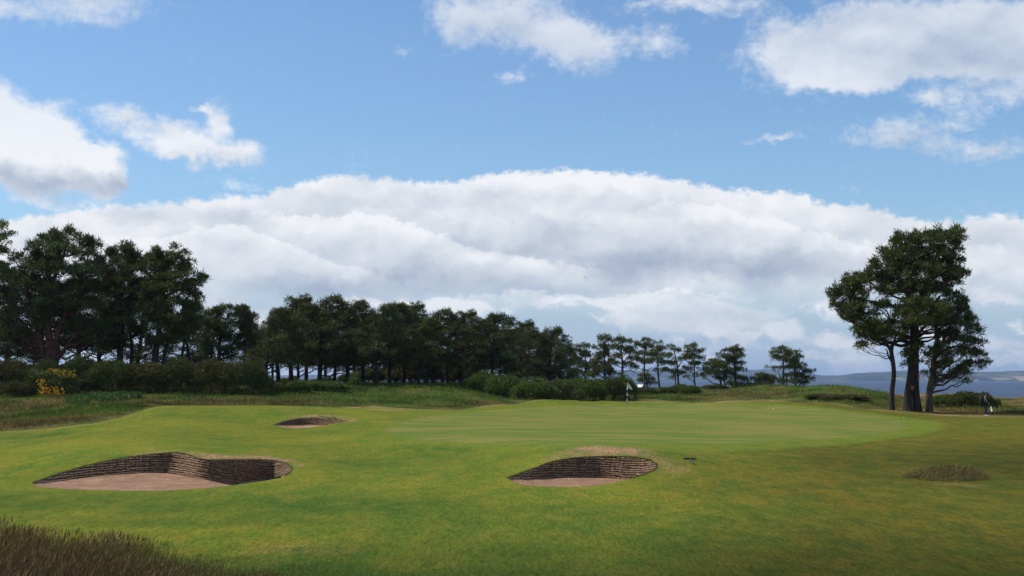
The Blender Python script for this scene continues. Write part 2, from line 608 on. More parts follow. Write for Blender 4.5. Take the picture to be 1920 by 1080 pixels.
def soft_poly(x, y, poly, w):
    """1 inside, falling to 0 over w metres outside"""
    poly = np.array(poly)
    out = np.zeros(len(x))
    c = np.nonzero((x > poly[:, 0].min() - 3) & (x < poly[:, 0].max() + 3) & (y > poly[:, 1].min() - 3) & (y < poly[:, 1].max() + 3))[0]
    xs, ys = x[c], y[c]
    ins = in_poly(xs, ys, [tuple(p) for p in poly])
    best = np.full(len(c), 1e9)
    for i in range(len(poly)):
        a, bb = poly[i], poly[(i + 1) % len(poly)]
        ab = bb - a
        t = np.clip(((xs - a[0]) * ab[0] + (ys - a[1]) * ab[1]) / ((ab ** 2).sum() + 1e-9), 0, 1)
        best = np.minimum(best, (xs - a[0] - ab[0] * t) ** 2 + (ys - a[1] - ab[1] * t) ** 2)
    dist = np.sqrt(best)
    out[c] = np.where(ins, np.clip(0.5 + dist / w, 0, 1), np.clip(0.5 - dist / w, 0, 1))
    return out


gx, gy = V[:, 0], V[:, 1]
g_green = soft_poly(gx, gy, GREEN, 0.5)
g_apron = soft_poly(gx, gy, APRON, 0.8)
me_ = mown_edge(gx, gy)
g_rough = np.clip((gy - me_) / 0.8, 0, 1)
g_rough = np.where(gy < 8, 0.0, g_rough)
# worn, sandy turf behind the bunker rims and at the edge of the mowing
dry = np.zeros(len(V))


def blot(px, row, rx, ry, amt):
    global dry
    c = ground(px, row, 20)
    k = F / c[1]
    u = ((gx - c[0]) * k / rx) ** 2 + ((gy - c[1]) / ry) ** 2
    dry = np.maximum(dry, amt * np.clip(1.15 - u, 0, 1))


for a in [(1145, 845, 95, 3.6, 1.0), (1100, 850, 60, 2.0, .8), (1250, 868, 45, 2.5, .38), (420, 858, 75, 1.4, .9), (500, 859, 60, 1.4, .8), (360, 850, 30, 1.2, .8), (560, 873, 16, 1.2, .3),
          (300, 848, 60, 1.0, .4), (600, 780, 60, 1.6, .5), (660, 788, 20, 1.5, .5), (1800, 910, 60, .6, .25), (560, 1030, 130, 1, .12), (720, 768, 50, 3, .6), (1040, 858, 30, 1.0, .4)]:
    blot(*a)
edge_band = np.exp(-((gy - me_ + 0.6) / 1.4) ** 2) * (gy > 60) * np.clip((azpx(gx, gy) - 140) / 200, .25, .8)
dry = np.maximum(dry, 0.75 * edge_band * np.clip(0.6 + 1.6 * vnoise(gx / 4, gy / 3, 31), 0, 1))
dry = np.maximum(dry, .55 * np.clip((azpx(gx, gy) - 1640) / 80, 0, 1) * g_rough * (gy > 60) * np.clip(.7 + 1.2 * vnoise(gx / 3, gy / 4, 35), .2, 1))
# olive turf to the right, shade put into its colour; lusher grass in hollows
px_ = azpx(gx, gy)
olive = np.clip((px_ - 1120) / 480, 0, 1) * (1 - g_apron) + 0.55 * np.clip((30 - gy) / 10, 0, 1) * np.clip(0.3 + 2 * vnoise(gx / 4, gy / 5, 41), 0, 1)
olive = np.clip(olive + 0.5 * vnoise(gx / 6, gy / 6, 42), 0, 1)
lush = np.clip(0.55 + 2.0 * vnoise((gx + .4 * gy) / 5, gy / 7, 51) + 1.0 * vnoise(gx / 1.6, gy / 3.3, 52), 0, 1)
lush = lush * np.clip((42 - gy) / 8, 0.40, 1)
for (px, row, rx, ry, amt) in [(60, 818, 110, 3.5, 1), (700, 870, 120, 4, .8), (1350, 905, 160, 5, .5), (430, 975, 420, 1.6, .7), (1000, 960, 300, 2.5, .6), (1500, 990, 260, 2, .6), (820, 850, 130, 8, .7), (220, 860, 40, 1.5, .9), (120, 888, 40, 1.2, 1), (900, 880, 60, 4, .6), (640, 905, 60, 3, .5), (780, 785, 60, 6, .5), (1580, 775, 60, 6, .5), (850, 1000, 260, 3, .5), (560, 1030, 26, .5, 1.0)]:
    c = ground(px, row, 18)
    u = ((gx - c[0]) * F / c[1] / rx) ** 2 + ((gy - c[1]) / ry) ** 2
    lush = np.maximum(lush, amt * np.clip(1.2 - u, 0, 1))
heather = np.clip(0.5 + 2.2 * vnoise(gx / 6, gy / 7, 61) + vnoise(gx / 1.7, gy / 2, 62), 0, 1)


def turf_material():
    m, t, bs = new_mat('turf')
    geo = t.node('ShaderNodeNewGeometry').outputs['Position']
    a1 = t.node('ShaderNodeAttribute', attribute_name='zone')
    a2 = t.node('ShaderNodeAttribute', attribute_name='wear_shade')
    s1 = t.node('ShaderNodeSeparateColor')
    s2 = t.node('ShaderNodeSeparateColor')
    t.link(a1.outputs['Color'], s1.inputs[0])
    t.link(a2.outputs['Color'], s2.inputs[0])
    green, apron, rough = s1.outputs
    dry_, olive_, lush_ = s2.outputs
    n_f = t.noise(t.mapping(geo, scale=(1, .13, 1), rot=(0, 0, .1)), 17.0, 4, 0.7)
    n_m = t.noise(t.mapping(geo, scale=(1, .4, 1), rot=(0, 0, -.3)), 1.2, 6, 0.7)
    n_l = t.noise(t.mapping(geo, scale=(1.1, .5, 1), rot=(0, 0, .4)), 0.30, 5, 0.62)
    n_x = t.noise(t.mapping(geo, scale=(1, .16, 1), rot=(0, 0, .3)), 34.0, 3, 0.7)
    fair = t.mix(t.ss(n_l, 0.35, 0.65), (0.082, 0.142, 0.008), (0.148, 0.182, 0.010))
    fair = t.mix(t.ss(n_m, 0.38, 0.68), fair, (0.182, 0.172, 0.014))
    fair = t.mix(t.math('MULTIPLY', lush_, 0.75), fair, t.mix(t.ss(n_m, .4, .65), (0.034, 0.088, 0.006), (0.068, 0.122, 0.008)))
    fair = t.mix(t.math('MULTIPLY', olive_, t.ss(n_l, .2, .7, .55, 1.0)), fair, t.mix(t.ss(n_m, .38, .62), (0.066, 0.082, 0.004), (0.125, 0.104, 0.006)))
    ap = t.mix(t.ss(n_m, .35, .65), (0.090, 0.155, 0.011), (0.140, 0.168, 0.013))
    fair = t.mix(t.math('MULTIPLY', apron, 0.8), fair, ap)
    gr_n = t.noise(t.mapping(geo, scale=(0.25, 0.6, 1)), 0.9, 5, 0.6)
    gr = t.mix(t.ss(gr_n, .42, .58), (0.105, 0.158, 0.020), (0.175, 0.178, 0.032))
    c = t.mix(green, fair, gr)
    rg = t.mix(t.ss(n_l, .42, .58), (0.120, 0.112, 0.020), (0.060, 0.118, 0.014))
    rg = t.mix(t.ss(n_m, .45, .65), rg, (0.125, 0.088, 0.034))
    rg = t.mix(t.ss(t.noise(geo, .45, 4, .6), .42, .60, 0, .7), rg, (0.036, 0.070, 0.012))
    c = t.mix(rough, c, rg)
    dn = t.math('MULTIPLY', dry_, t.ss(n_m, .28, .58))
    dcol = t.mix(t.ss(n_f, .35, .65), (0.210, 0.135, 0.055), (0.360, 0.230, 0.115))
    c = t.mix(t.math('MULTIPLY', dn, 1.25, clamp=True), c, dcol)
    # blade-scale light and dark flecks, finer on the putting surface
    k = t.math('ADD', t.math('MULTIPLY', t.math('SUBTRACT', n_f, 0.5), 1.7), t.math('MULTIPLY', t.math('SUBTRACT', n_x, 0.5), 1.0))
    k = t.math('MULTIPLY', k, t.math('SUBTRACT', 1.0, t.math('MULTIPLY', green, 0.6)))
    n_g = t.noise(t.mapping(geo, scale=(1, .2, 1), rot=(0, 0, -.15)), 5.0, 5, 0.72)
    k = t.math('ADD', k, t.math('MULTIPLY', t.math('SUBTRACT', n_g, 0.5), t.math('SUBTRACT', .75, t.math('MULTIPLY', green, .45))))
    k = t.math('ADD', 1.0, k)
    kv = t.node('ShaderNodeCombineColor')
    for i in range(3):
        t.link(k, kv.inputs[i])
    c = t.mix(1.0, c, kv.outputs[0], 'MULTIPLY')
    c = t.vmath('ADD', t.vmath('MULTIPLY', c, (1.06, 0.985, 1.1)), (0.003, 0.005, 0.0065))
    t.link(c, bs.inputs['Base Color'])
    bp = t.node('ShaderNodeBump')
    bp.inputs['Strength'].default_value = 0.4
    bp.inputs['Distance'].default_value = 0.05
    hn = t.math('ADD', n_f, t.math('MULTIPLY', n_x, 0.5))
    hn = t.math('MULTIPLY', hn, t.math('SUBTRACT', 1.0, t.math('MULTIPLY', green, 0.75)))
    t.link(hn, bp.inputs['Height'])
    t.link(bp.outputs[0], bs.inputs['Normal'])
    bs.inputs['Roughness'].default_value = 1.0
    bs.inputs['Specular IOR Level'].default_value = 0.04
    return m


M_TURF = turf_material()
zone = np.stack([g_green, g_apron, g_rough], 1)
wear_shade = np.stack([dry, olive, lush], 1)
fc = FQ[:, 0]
f_green = g_green[fc] > 0.5
f_rough = (g_rough[fc] > 0.5) | (gy[fc] < 8)
f_fair = ~f_green & ~f_rough


def ground_part(name, mask):
    f = FQ[mask]
    u, inv = np.unique(f, return_inverse=True)
    o = mesh_obj(name, V[u], inv.reshape(f.shape), M_TURF, None, True, {'zone': zone[u], 'wear_shade': wear_shade[u]})
    # shared normals along the seams
    return tag(o, kind='structure')


o = tag(ground_part('ground', f_rough), 'rough grass ground of the dunes around the golf hole')
o = tag(ground_part('fairway', f_fair), 'mown yellow-green fairway turf around the bunkers')
o = tag(ground_part('putting_green', f_green), 'smooth pale putting green around the flag')

# bunker walls and sand
m, t, bs = new_mat('turf_wall_soil')
geo = t.node('ShaderNodeNewGeometry').outputs['Position']
n = t.noise(geo, 14, 6, 0.7)
t.link(t.mix(t.ss(n, .35, .7), (0.050, 0.028, 0.018), (0.150, 0.088, 0.055)), bs.inputs['Base Color'])
bp = t.node('ShaderNodeBump')
bp.inputs['Distance'].default_value = 0.03
t.link(n, bp.inputs['Height'])
t.link(bp.outputs[0], bs.inputs['Normal'])
bs.inputs['Roughness'].default_value = 0.95
M_SOIL = m
m, t, bs = new_mat('turf_wall_ledge')
geo = t.node('ShaderNodeNewGeometry').outputs['Position']
n = t.noise(geo, 10, 6, 0.75)
t.link(t.mix(t.ss(n, .36, .62), (0.07, 0.042, 0.025), (0.27, 0.170, 0.100)), bs.inputs['Base Color'])
bs.inputs['Roughness'].default_value = 0.95
M_LEDGE = m
m, t, bs = new_mat('bunker_sand')
geo = t.node('ShaderNodeNewGeometry').outputs['Position']
n = t.noise(geo, 2.2, 6, 0.6)
n2 = t.noise(t.mapping(geo, scale=(7, 2.0, 7), rot=(0, 0, 0.5)), 2.0, 4, .6)
c = t.mix(t.ss(n, .3, .7), (0.420, 0.240, 0.142), (0.560, 0.340, 0.215))
c = t.mix(t.math('MULTIPLY', t.ss(n2, .5, .7), .35), c, (0.33, 0.190, 0.120))
t.link(c, bs.inputs['Base Color'])
bp = t.node('ShaderNodeBump')
bp.inputs['Distance'].default_value = 0.07
bp.inputs['Strength'].default_value = 0.9
wv = t.node('ShaderNodeTexWave', wave_type='BANDS')
t.link(t.vmath('ADD', t.mapping(geo, scale=(1, .6, 0), rot=(0, 0, .3)), t.vmath('SCALE', t.noise(geo, .7, 2, .5, True), 1.6)), wv.inputs[0])
wv.inputs['Scale'].default_value = 5.5
t.link(t.math('ADD', t.math('ADD', n2, t.math('MULTIPLY', wv.outputs['Fac'], .9)), t.noise(geo, 30, 4, .7)), bp.inputs['Height'])
t.link(bp.outputs[0], bs.inputs['Normal'])
bs.inputs['Roughness'].default_value = 0.95
M_SAND = m

for bi, b in enumerate(BUNK):
    T, B, Fr = b['T'], b['B'], b['Fr']
    n = len(T)
    root = empty('sand_bunker', (T[:, 0].mean(), T[:, 1].mean(), B[:, 2].min()))
    org = np.array(root.location)
    tag(root, b['label'], 'bunker', 'turf walled bunkers around the hole')
    lh = 0.069 if bi < 2 else 0.055
    hh = T[:, 2] - B[:, 2]
    K = int(math.ceil(hh.max() / lh)) + 1
    verts, faces, fm = [], [], []
    lev = []
    s = np.arange(n)
    dirv = (B - T).copy()
    dirv[:, 2] = 0
    dirv = dirv / np.maximum(np.linalg.norm(dirv, axis=1)[:, None], 1e-6)
    soft = np.clip(hh / 0.25, 0, 1)
    kinds_ = []
    for k in range(K + 1):
        wob = 0.030 * vnoise(s / 14.0, np.full(n, k * 7.3), 70 + bi) + 0.020 * vnoise(s / 3.0, np.full(n, k * 3.1), 90 + bi)
        gap = 0.38 + 0.20 * vnoise(s / 7.0, np.full(n, k * 1.9), 170 + bi)
        for part, (hf, outp) in enumerate(((0.0, 0.0), (gap, -0.004), (gap + .06, 0.034), (0.97, 0.006))):
            zk = (k + hf) * lh + (wob if k > 0 or part > 0 else 0)
            zk = zk + 0.008 * vnoise(s / 2.2, np.full(n, k * 5.7 + part), 50 + bi)
            zk = np.clip(zk, 0, hh - .002)
            live = np.where((k + .3) * lh < hh, 1.0, 0.0)
            f0 = zk / np.maximum(hh, 1e-6)
            p = B + (T - B) * np.clip(f0, 0, 1)[:, None]
            o_ = outp * live + 0.012 * vnoise(s / 4.5, np.full(n, k * 2.7 + part), 150 + bi)
            p = p + dirv * (o_ * soft)[:, None]
            p[:, 2] = B[:, 2] + zk
            lev.append(p)
            kinds_.append(part)
    lev.append(T - np.array([0, 0, 0.002]))
    back = T + (T - B) / np.maximum(np.linalg.norm((T - B)[:, :2], axis=1)[:, None], 1e-6) * 0.12
    back[:, 2] = T[:, 2] - 0.06
    lev.append(back)
    VV = np.array(lev)
    m_ = len(lev)
    for j in range(m_ - 1):
        for i in range(n - 1):
            faces.append((j * n + i, j * n + i + 1, (j + 1) * n + i + 1, (j + 1) * n + i))
            fm.append(1 if (j < len(kinds_) and kinds_[j] == 2) else 0)
    mesh_obj('turf_wall', (VV - org).reshape(-1, 3), np.array(faces), [M_SOIL, M_LEDGE], root, False, None, fm)
    # sand: from the foot of the wall to under the front lip
    nb = 26
    rows = []
    for j in range(nb + 1):
        q = j / nb
        p = B * (1 - q) + Fr * q
        zf = Fr[:, 2] - b['drop'] * np.clip(hh / 0.35, 0, 1)
        zz = B[:, 2] * (1 - q) + zf * q - 0.10 * math.sin(math.pi * q) * np.clip(hh / .3, 0, 1)
        zz = zz + 0.03 * vnoise(p[:, 0] / 0.5, p[:, 1] / 0.5, 33)
        p[:, 2] = zz
        rows.append(p)
    rows[0] = rows[0] + (T - B) * 0.12
    rows[0][:, 2] = B[:, 2] + 0.01
    rows.append(Fr - np.array([0, 0, 0.004]))
    VV = np.array(rows)
    faces = []
    fm = []
    for j in range(nb + 1):
        for i in range(n - 1):
            faces.append((j * n + i, (j + 1) * n + i, (j + 1) * n + i + 1, j * n + i + 1))
            fm.append(0 if j < nb else 1)
    mesh_obj('sand', (VV - org).reshape(-1, 3), np.array(faces), [M_SAND, M_SOIL], root, True, None, fm)

# ------------------------------------------------------------------ grass blades
C_ = lambda *a: np.array(a)


def blades(name, pos, hgt, wid, lean, colr, label, seed=1, curve=0.35, seedhead=None, up=None):
    """pos (n,3); hgt, wid (n,); lean (n,2) tip offset; colr (n,3)"""
    r = np.random.default_rng(seed)
    n = len(pos)
    an = r.uniform(0, math.pi, n)
    side = np.stack([np.cos(an), np.sin(an), np.zeros(n)], 1) * wid[:, None] / 2
    mid = pos + np.stack([lean[:, 0] * curve * .5, lean[:, 1] * curve * .5, hgt * 0.55], 1)
    tip = pos + np.stack([lean[:, 0], lean[:, 1], hgt], 1)
    vs = [pos - side - [0, 0, .02], pos + side - [0, 0, .02], mid - side * .8, mid + side * .8, tip]
    Vv = np.stack(vs, 1).reshape(-1, 3)
    i = np.arange(n)[:, None] * 5
    f1 = np.concatenate([i + [0, 1, 3], i + [0, 3, 2], i + [2, 3, 4]])
    tc = np.repeat(colr, 5, axis=0)
    if seedhead is not None:
        k = seedhead
        sv = np.stack([tip[k] - side[k] * 2.2 - [0, 0, 0.0], tip[k] + side[k] * 2.2, tip[k] + np.stack([lean[k, 0] * .18, lean[k, 1] * .18, hgt[k] * .26], 1), tip[k] - np.stack([lean[k, 0] * .1, lean[k, 1] * .1, hgt[k] * .08], 1)], 1)
        b0 = len(Vv)
        j = np.arange(len(sv))[:, None] * 4 + b0
        f1 = np.concatenate([f1, j + [0, 1, 2], j + [0, 3, 1]])
        Vv = np.concatenate([Vv, sv.reshape(-1, 3)])
        hc = colr[k] * r.uniform(.6, 1.3, (len(sv), 1)) * C_(1.05, .85, .95)
        tc = np.concatenate([tc, np.repeat(hc, 4, axis=0)])
    o = mesh_obj(name, Vv, f1, M_BLADE, None, False, tc)
    return tag(o, label, None, None, 'stuff')


def pick(r, pal, n, v=0.25):
    pal = np.array(pal)
    c = pal[r.integers(0, len(pal), n)]
    return c * r.uniform(1 - v, 1 + v, (n, 1))


# tall brown grass nearest to the camera, lower left
r = np.random.default_rng(11)
N = 620000
x = r.uniform(-13, 3.5, N)
y = r.uniform(15.5, 31, N)
z = H(x, y)
px, row = proj(x, y, z)
lim = np.interp(px, [-300, 0, 80, 170, 260, 350, 450, 560, 700, 900], [990, 1004, 1014, 1028, 1040, 1050, 1056, 1066, 1080, 1100]) + 44 * vnoise(x / 1.1, y / 1.1, 7)
k = (row > lim) & (px > -200) & (px < 820) & (row < 1300)
dens = np.clip((row - lim) / 30, .15, 1) * np.interp(px, [0, 300, 480, 800], [1, .9, .8, .5])
k &= r.uniform(0, 1, N) < dens * .62
x, y, z, px, row = x[k], y[k], z[k], px[k], row[k]
n = len(x)
tall = np.interp(px, [0, 260, 420, 600, 800], [.24, .21, .16, .12, .08]) * r.uniform(.55, 1.25, n) * (0.8 + 0.9 * np.clip(vnoise(x / 1.4, y / 1.4, 77) + .5, 0, 1)) * np.clip((row - np.interp(px, [0, 80, 170, 260, 350, 450, 560, 700, 900], [975, 985, 1002, 1022, 1040, 1062, 1082, 1105, 1130])) / 70 + .40, .28, 1)
brown = pick(r, [(.17, .105, .036), (.13, .073, .032), (.22, .145, .045), (.09, .058, .028), (.15, .14, .03), (.12, .145, .028), (.44, .33, .16)], n)
greenish = pick(r, [(.12, .16, .022), (.17, .175, .032), (.34, .27, .11), (.09, .13, .018)], n)
w = np.clip((px - 190) / 260 + vnoise(x / 1.5, y / 1.5, 12) * 1.1, 0, 1)[:, None]
sel = r.uniform(0, 1, (n, 1)) < w
colr = np.where(sel, greenish, brown)
lean = np.stack([r.normal(.13, .08, n), r.normal(0.0, .07, n)], 1) * (tall / .35)[:, None]
sh = np.nonzero((r.uniform(0, 1, n) < .3) & (px < 520))[0]
blades('long_grass', np.stack([x, y, z], 1), tall, r.uniform(.0035, .008, n), lean, colr, 'long brown seeding grass leaning right in the near left corner', 3, seedhead=sh)
print('long grass', n)

# short turf blades of the near fairway
N = 300000
y = 17 + 26 * r.uniform(0, 1, N) ** 1.35
x = r.uniform(-1, 1, N) * y * 0.42
z = H(x, y)
ins = np.zeros(N, bool)
for b in BUNK:
    ins |= in_poly(x, y, [tuple(p) for p in b['poly']])
k = ~ins & (r.uniform(0, 1, N) < np.clip((41 - y) / 10, 0, 1))
x, y, z = x[k], y[k], z[k]
n = len(x)
ol = np.clip((azpx(x, y) - 1150) / 500, 0, 1)[:, None]  # blades turn darker olive rightwards too, shade put into their colour
ca = pick(r, [(.068, .108, .017), (.098, .122, .019), (.130, .128, .021), (.052, .088, .015), (.19, .155, .05)], n, .2)
cb = pick(r, [(.075, .082, .013), (.105, .090, .015), (.055, .074, .012), (.14, .11, .03)], n, .2)
blades('mown_turf', np.stack([x, y, z], 1), r.uniform(.006, .014, n), r.uniform(.005, .009, n), np.stack([r.normal(.01, .012, n), r.normal(0, .012, n)], 1), ca * (1 - ol) + cb * ol, 'short mown blades of the near fairway', 5)

# rough behind the mowing line
N = 700000
y = r.uniform(68, 172, N)
x = r.uniform(-1, 1, N) * y * 0.42
z = H(x, y)
me = mown_edge(x, y)
k = (y > me + .15)
pxx = azpx(x, y)
vis = np.where(y > 150, .45, 1.0)
k &= r.uniform(0, 1, N) < vis
x, y, z, me, pxx = x[k], y[k], z[k], me[k], pxx[k]
n = len(x)
deep = np.clip((y - me) / 6, .15, 1)
pt = vnoise(x / 5.0, y / 6.0, 61) + .4 * vnoise(x / 1.5, y / 1.6, 63)
grass_h = deep * r.uniform(.07, .27, n) * np.clip(1 + 1.0 * vnoise(x / 3, y / 3, 64), .5, 1.6)
strg = np.clip(pt * 3.0 + .62 + 1.1 * ((pxx > 500) & (pxx < 960) & (y > me + 7)) + 1.0 * ((pxx > 1480) & (pxx < 1660) & (y > 132)) - .45 * (pxx < 300) - .8 * np.clip((pxx - 1640) / 60, 0, 1) - .9 * np.exp(-((y - me) / 1.6) ** 2), 0, 1)[:, None]
ca = pick(r, [(.20, .150, .042), (.15, .090, .032), (.24, .18, .058), (.13, .125, .026), (.10, .062, .026)], n, .3)
cb = pick(r, [(.065, .130, .014), (.095, .160, .018), (.045, .09, .011), (.14, .16, .028)], n, .3)
sel = r.uniform(0, 1, (n, 1)) < strg
colr = np.where(sel, cb, ca) * np.clip(1.0 + 1.1 * vnoise(x / 2.6, y / 3.5, 81) + .6 * vnoise(x / .9, y / 1.2, 82), .45, 1.6)[:, None]
grass_h = grass_h * np.clip(1.0 + 1.2 * vnoise(x / 1.3, y / 1.6, 83), .4, 1.7)
blades('rough_grass', np.stack([x, y, z], 1), grass_h, r.uniform(.014, .034, n), np.stack([r.normal(.05, .05, n), r.normal(0, .05, n)], 1), colr, 'unmown brown and green grass on the banks behind the green', 6)
print('rough', n)

# island of tall grass on the right of the fairway
c = ground(1768, 893, 30)
N = 30000
ang = r.uniform(0, 2 * math.pi, N)
rad = np.sqrt(r.uniform(0, 1, N))
u = np.cos(ang) * rad
v = np.sin(ang) * rad
ax = 80 * c[1] / F
x = c[0] + u * ax + v * .4
y = c[1] - .3 + v * 1.75
k = rad < .92 + .6 * vnoise(ang * 3, rad * 0, 4)
k &= r.uniform(0, 1, N) < np.clip(1.35 - rad, .25, 1)
x, y, rad = x[k], y[k], rad[k]
n = len(x)
hgt = (.26 - .20 * rad ** 2) * r.uniform(.35, 1.25, n) * np.clip(1 + .7 * vnoise(x / .8, y / .7, 14), .6, 1.4)
colr = pick(r, [(.22, .165, .055), (.16, .12, .04), (.13, .15, .03), (.38, .28, .12), (.12, .11, .03)], n, .3)
blades('tall_grass_patch', np.stack([x, y, H(x, y)], 1), hgt, r.uniform(.005, .010, n), np.stack([r.normal(.05, .04, n), r.normal(0, .04, n)], 1), colr, 'small island of tall brown grass standing alone in the right fairway', 8, seedhead=np.nonzero(r.uniform(0, 1, n) < .15)[0])

# fringe of uncut grass hanging over the bunker rims
pos, hg = [], []
for b in BUNK[:2]:
    T, B = b['T'], b['B']
    for _ in range(16):
        i = r.integers(0, len(T) - 1, 260)
        f = r.uniform(0, 1, (260, 1))
        p = T[i] * (1 - f) + T[i + 1] * f
        dv = (T - B)[i]
        dv[:, 2] = 0
        dv /= np.maximum(np.linalg.norm(dv, axis=1)[:, None], 1e-6)
        pos.append(p + dv * r.uniform(.0, .07, (260, 1)))
pos = np.concatenate(pos)
n = len(pos)
blades('rim_grass', pos, r.uniform(.02, .055, n), r.uniform(.008, .014, n), np.stack([r.normal(0, .02, n), r.normal(-.02, .02, n)], 1), pick(r, [(.2, .16, .075), (.12, .13, .035), (.26, .2, .11), (.08, .1, .02)], n, .3), 'dry tufts along the top of the bunker walls', 9)


# ------------------------------------------------------------------ tufts, trees and bushes
def tufts(r, centers, radii, per, length, width, upbias=0.5, tintbase=None, flat=1.0):
    """spiky clumps: each blade is a thin triangle growing out of its clump"""
    n = len(centers)
    cidx = np.repeat(np.arange(n), per)
    m = len(cidx)
    d = r.normal(0, 1, (m, 3))
    d /= np.linalg.norm(d, axis=1)[:, None]
    base = centers[cidx] + d * radii[cidx][:, None] * r.uniform(.15, .8, (m, 1)) * [1, 1, flat]
    out = d + [0, 0, upbias]
    out += r.normal(0, .35, (m, 3))
    out /= np.linalg.norm(out, axis=1)[:, None]
    L = length * np.where(r.uniform(0, 1, (m, 1)) < .14, r.uniform(1.2, 1.9, (m, 1)), r.uniform(.6, 1.2, (m, 1)))
    s = np.cross(out, r.normal(0, 1, (m, 3)))
    s /= np.maximum(np.linalg.norm(s, axis=1)[:, None], 1e-6)
    s *= width * r.uniform(.7, 1.3, (m, 1)) / 2
    mid = base + out * L * .45
    tip = base + out * L
    Vv = np.stack([base, mid + s, tip, mid - s], 1).reshape(-1, 3)
    f = np.arange(m)[:, None] * 4 + [0, 1, 2, 3]
    tb = (r.uniform(0, 1, n) if tintbase is None else tintbase)[cidx]
    tt = np.clip(tb * .6 + r.uniform(0, .4, m), 0, 1)
    return Vv, f, np.repeat(tt, 4)


def curve_pts(a, b, sag, n=6, wob=0.0, r=None):
    a, b = np.array(a, float), np.array(b, float)
    out = []
    for i in range(n):
        t = i / (n - 1)
        p = a * (1 - t) + b * t
        p[2] += sag * math.sin(math.pi * t)
        if wob and 0 < i < n - 1:
            p += r.normal(0, wob, 3)
        out.append(p)
    return out


def pine(name, loc, trunks, pads, mats, seed, dens=1.0, blade=(.26, .055), clump=.34, extra_limbs=(), rough_limbs=0, per=34, parent_kw=None):
    """trunks: list of (points, radii) in local space; pads: (x,y,z,rx,ry,rz) in local space"""
    r = np.random.default_rng(seed)
    root = empty(name, loc)
    g = G()
    allp = []
    for pts, rad in trunks:
        sm = resample([(*p, q) for p, q in zip(pts, rad)], max(8, 4 * len(pts)))
        w = sm[:, :3].copy()
        g.tube([tuple(v) for v in w], [float(v) for v in sm[:, 3]], 12)
        # flare of the roots
        allp.append(sm)
    g.build('trunk', mats[1], root)
    tp = np.concatenate(allp)
    gb = G()
    cs, rs, tb = [], [], []
    for (x, y, z, rx, ry, rz) in pads:
        c = np.array([x, y, z])
        # limb leaves the trunk somewhat below the pad
        hd = np.hypot(tp[:, 0] - x, tp[:, 1] - y)
        want = z - .35 * hd - rz * .6
        cost = np.abs(tp[:, 2] - want) + .35 * hd
        cand = np.argmin(cost + r.uniform(0, .3, len(tp)))
        a = tp[cand, :3]
        rb = min(tp[cand, 3] * .55, .035 + .022 * np.linalg.norm(c - a))
        tgt = c - [0, 0, rz * .35]
        L = np.linalg.norm(tgt - a)
        lp = curve_pts(a, tgt, -.06 * L + r.uniform(-.05, .1) * L, 7, .035 * L, r)
        gb.tube([tuple(v) for v in lp], [rb * (1 - .72 * i / 6) for i in range(7)], 6, False)
        nsub = int(4 + 2.5 * max(rx, ry))
        for _ in range(nsub):
            an = r.uniform(0, 2 * math.pi)
            q = c + [rx * .8 * math.cos(an) * r.uniform(.4, 1), ry * .8 * math.sin(an) * r.uniform(.4, 1), rz * r.uniform(-.2, .5)]
            st = lp[int(r.integers(3, 7))]
            gb.tube([tuple(v) for v in curve_pts(st, q, .05, 4, .04, r)], [rb * .30, rb * .22, rb * .14, rb * .08], 4, False)
        nc = max(5, int(dens * 11.5 * (rx * ry + .9 * max(rx, ry) * rz) / (clump / .34) ** 2))
        d = r.normal(0, 1, (nc, 3))
        d /= np.linalg.norm(d, axis=1)[:, None]
        d[:, 2] = np.where(r.uniform(0, 1, nc) < .72, np.abs(d[:, 2]), d[:, 2] * .55)
        q = np.where(r.uniform(0, 1, (nc, 1)) < .16, r.uniform(1.0, 1.38, (nc, 1)), r.uniform(.45, 1.0, (nc, 1)) ** .6)
        cs.append(c + d * q * [rx * 1.08, ry * 1.08, rz * 1.1])
        rs.append(clump * r.uniform(.6, 1.2, nc))
        tb.append(np.clip(.40 + .35 * d[:, 2] * 0 + r.normal(0, .22, nc) + r.normal(0, .1), 0, 1))
    for (a, b, sag, rb) in extra_limbs:
        gb.tube([tuple(v) for v in curve_pts(a, b, sag, 7, .05, r)], [rb * (1 - .8 * i / 6) for i in range(7)], 5, False)
    gb.build('branches', mats[1], root)
    Vv, f, tt = tufts(r, np.concatenate(cs), np.concatenate(rs), per, blade[0], blade[1], .85, np.concatenate(tb), .8)
    mesh_obj('crown', Vv, f, mats[0], root, False, tt)
    return root


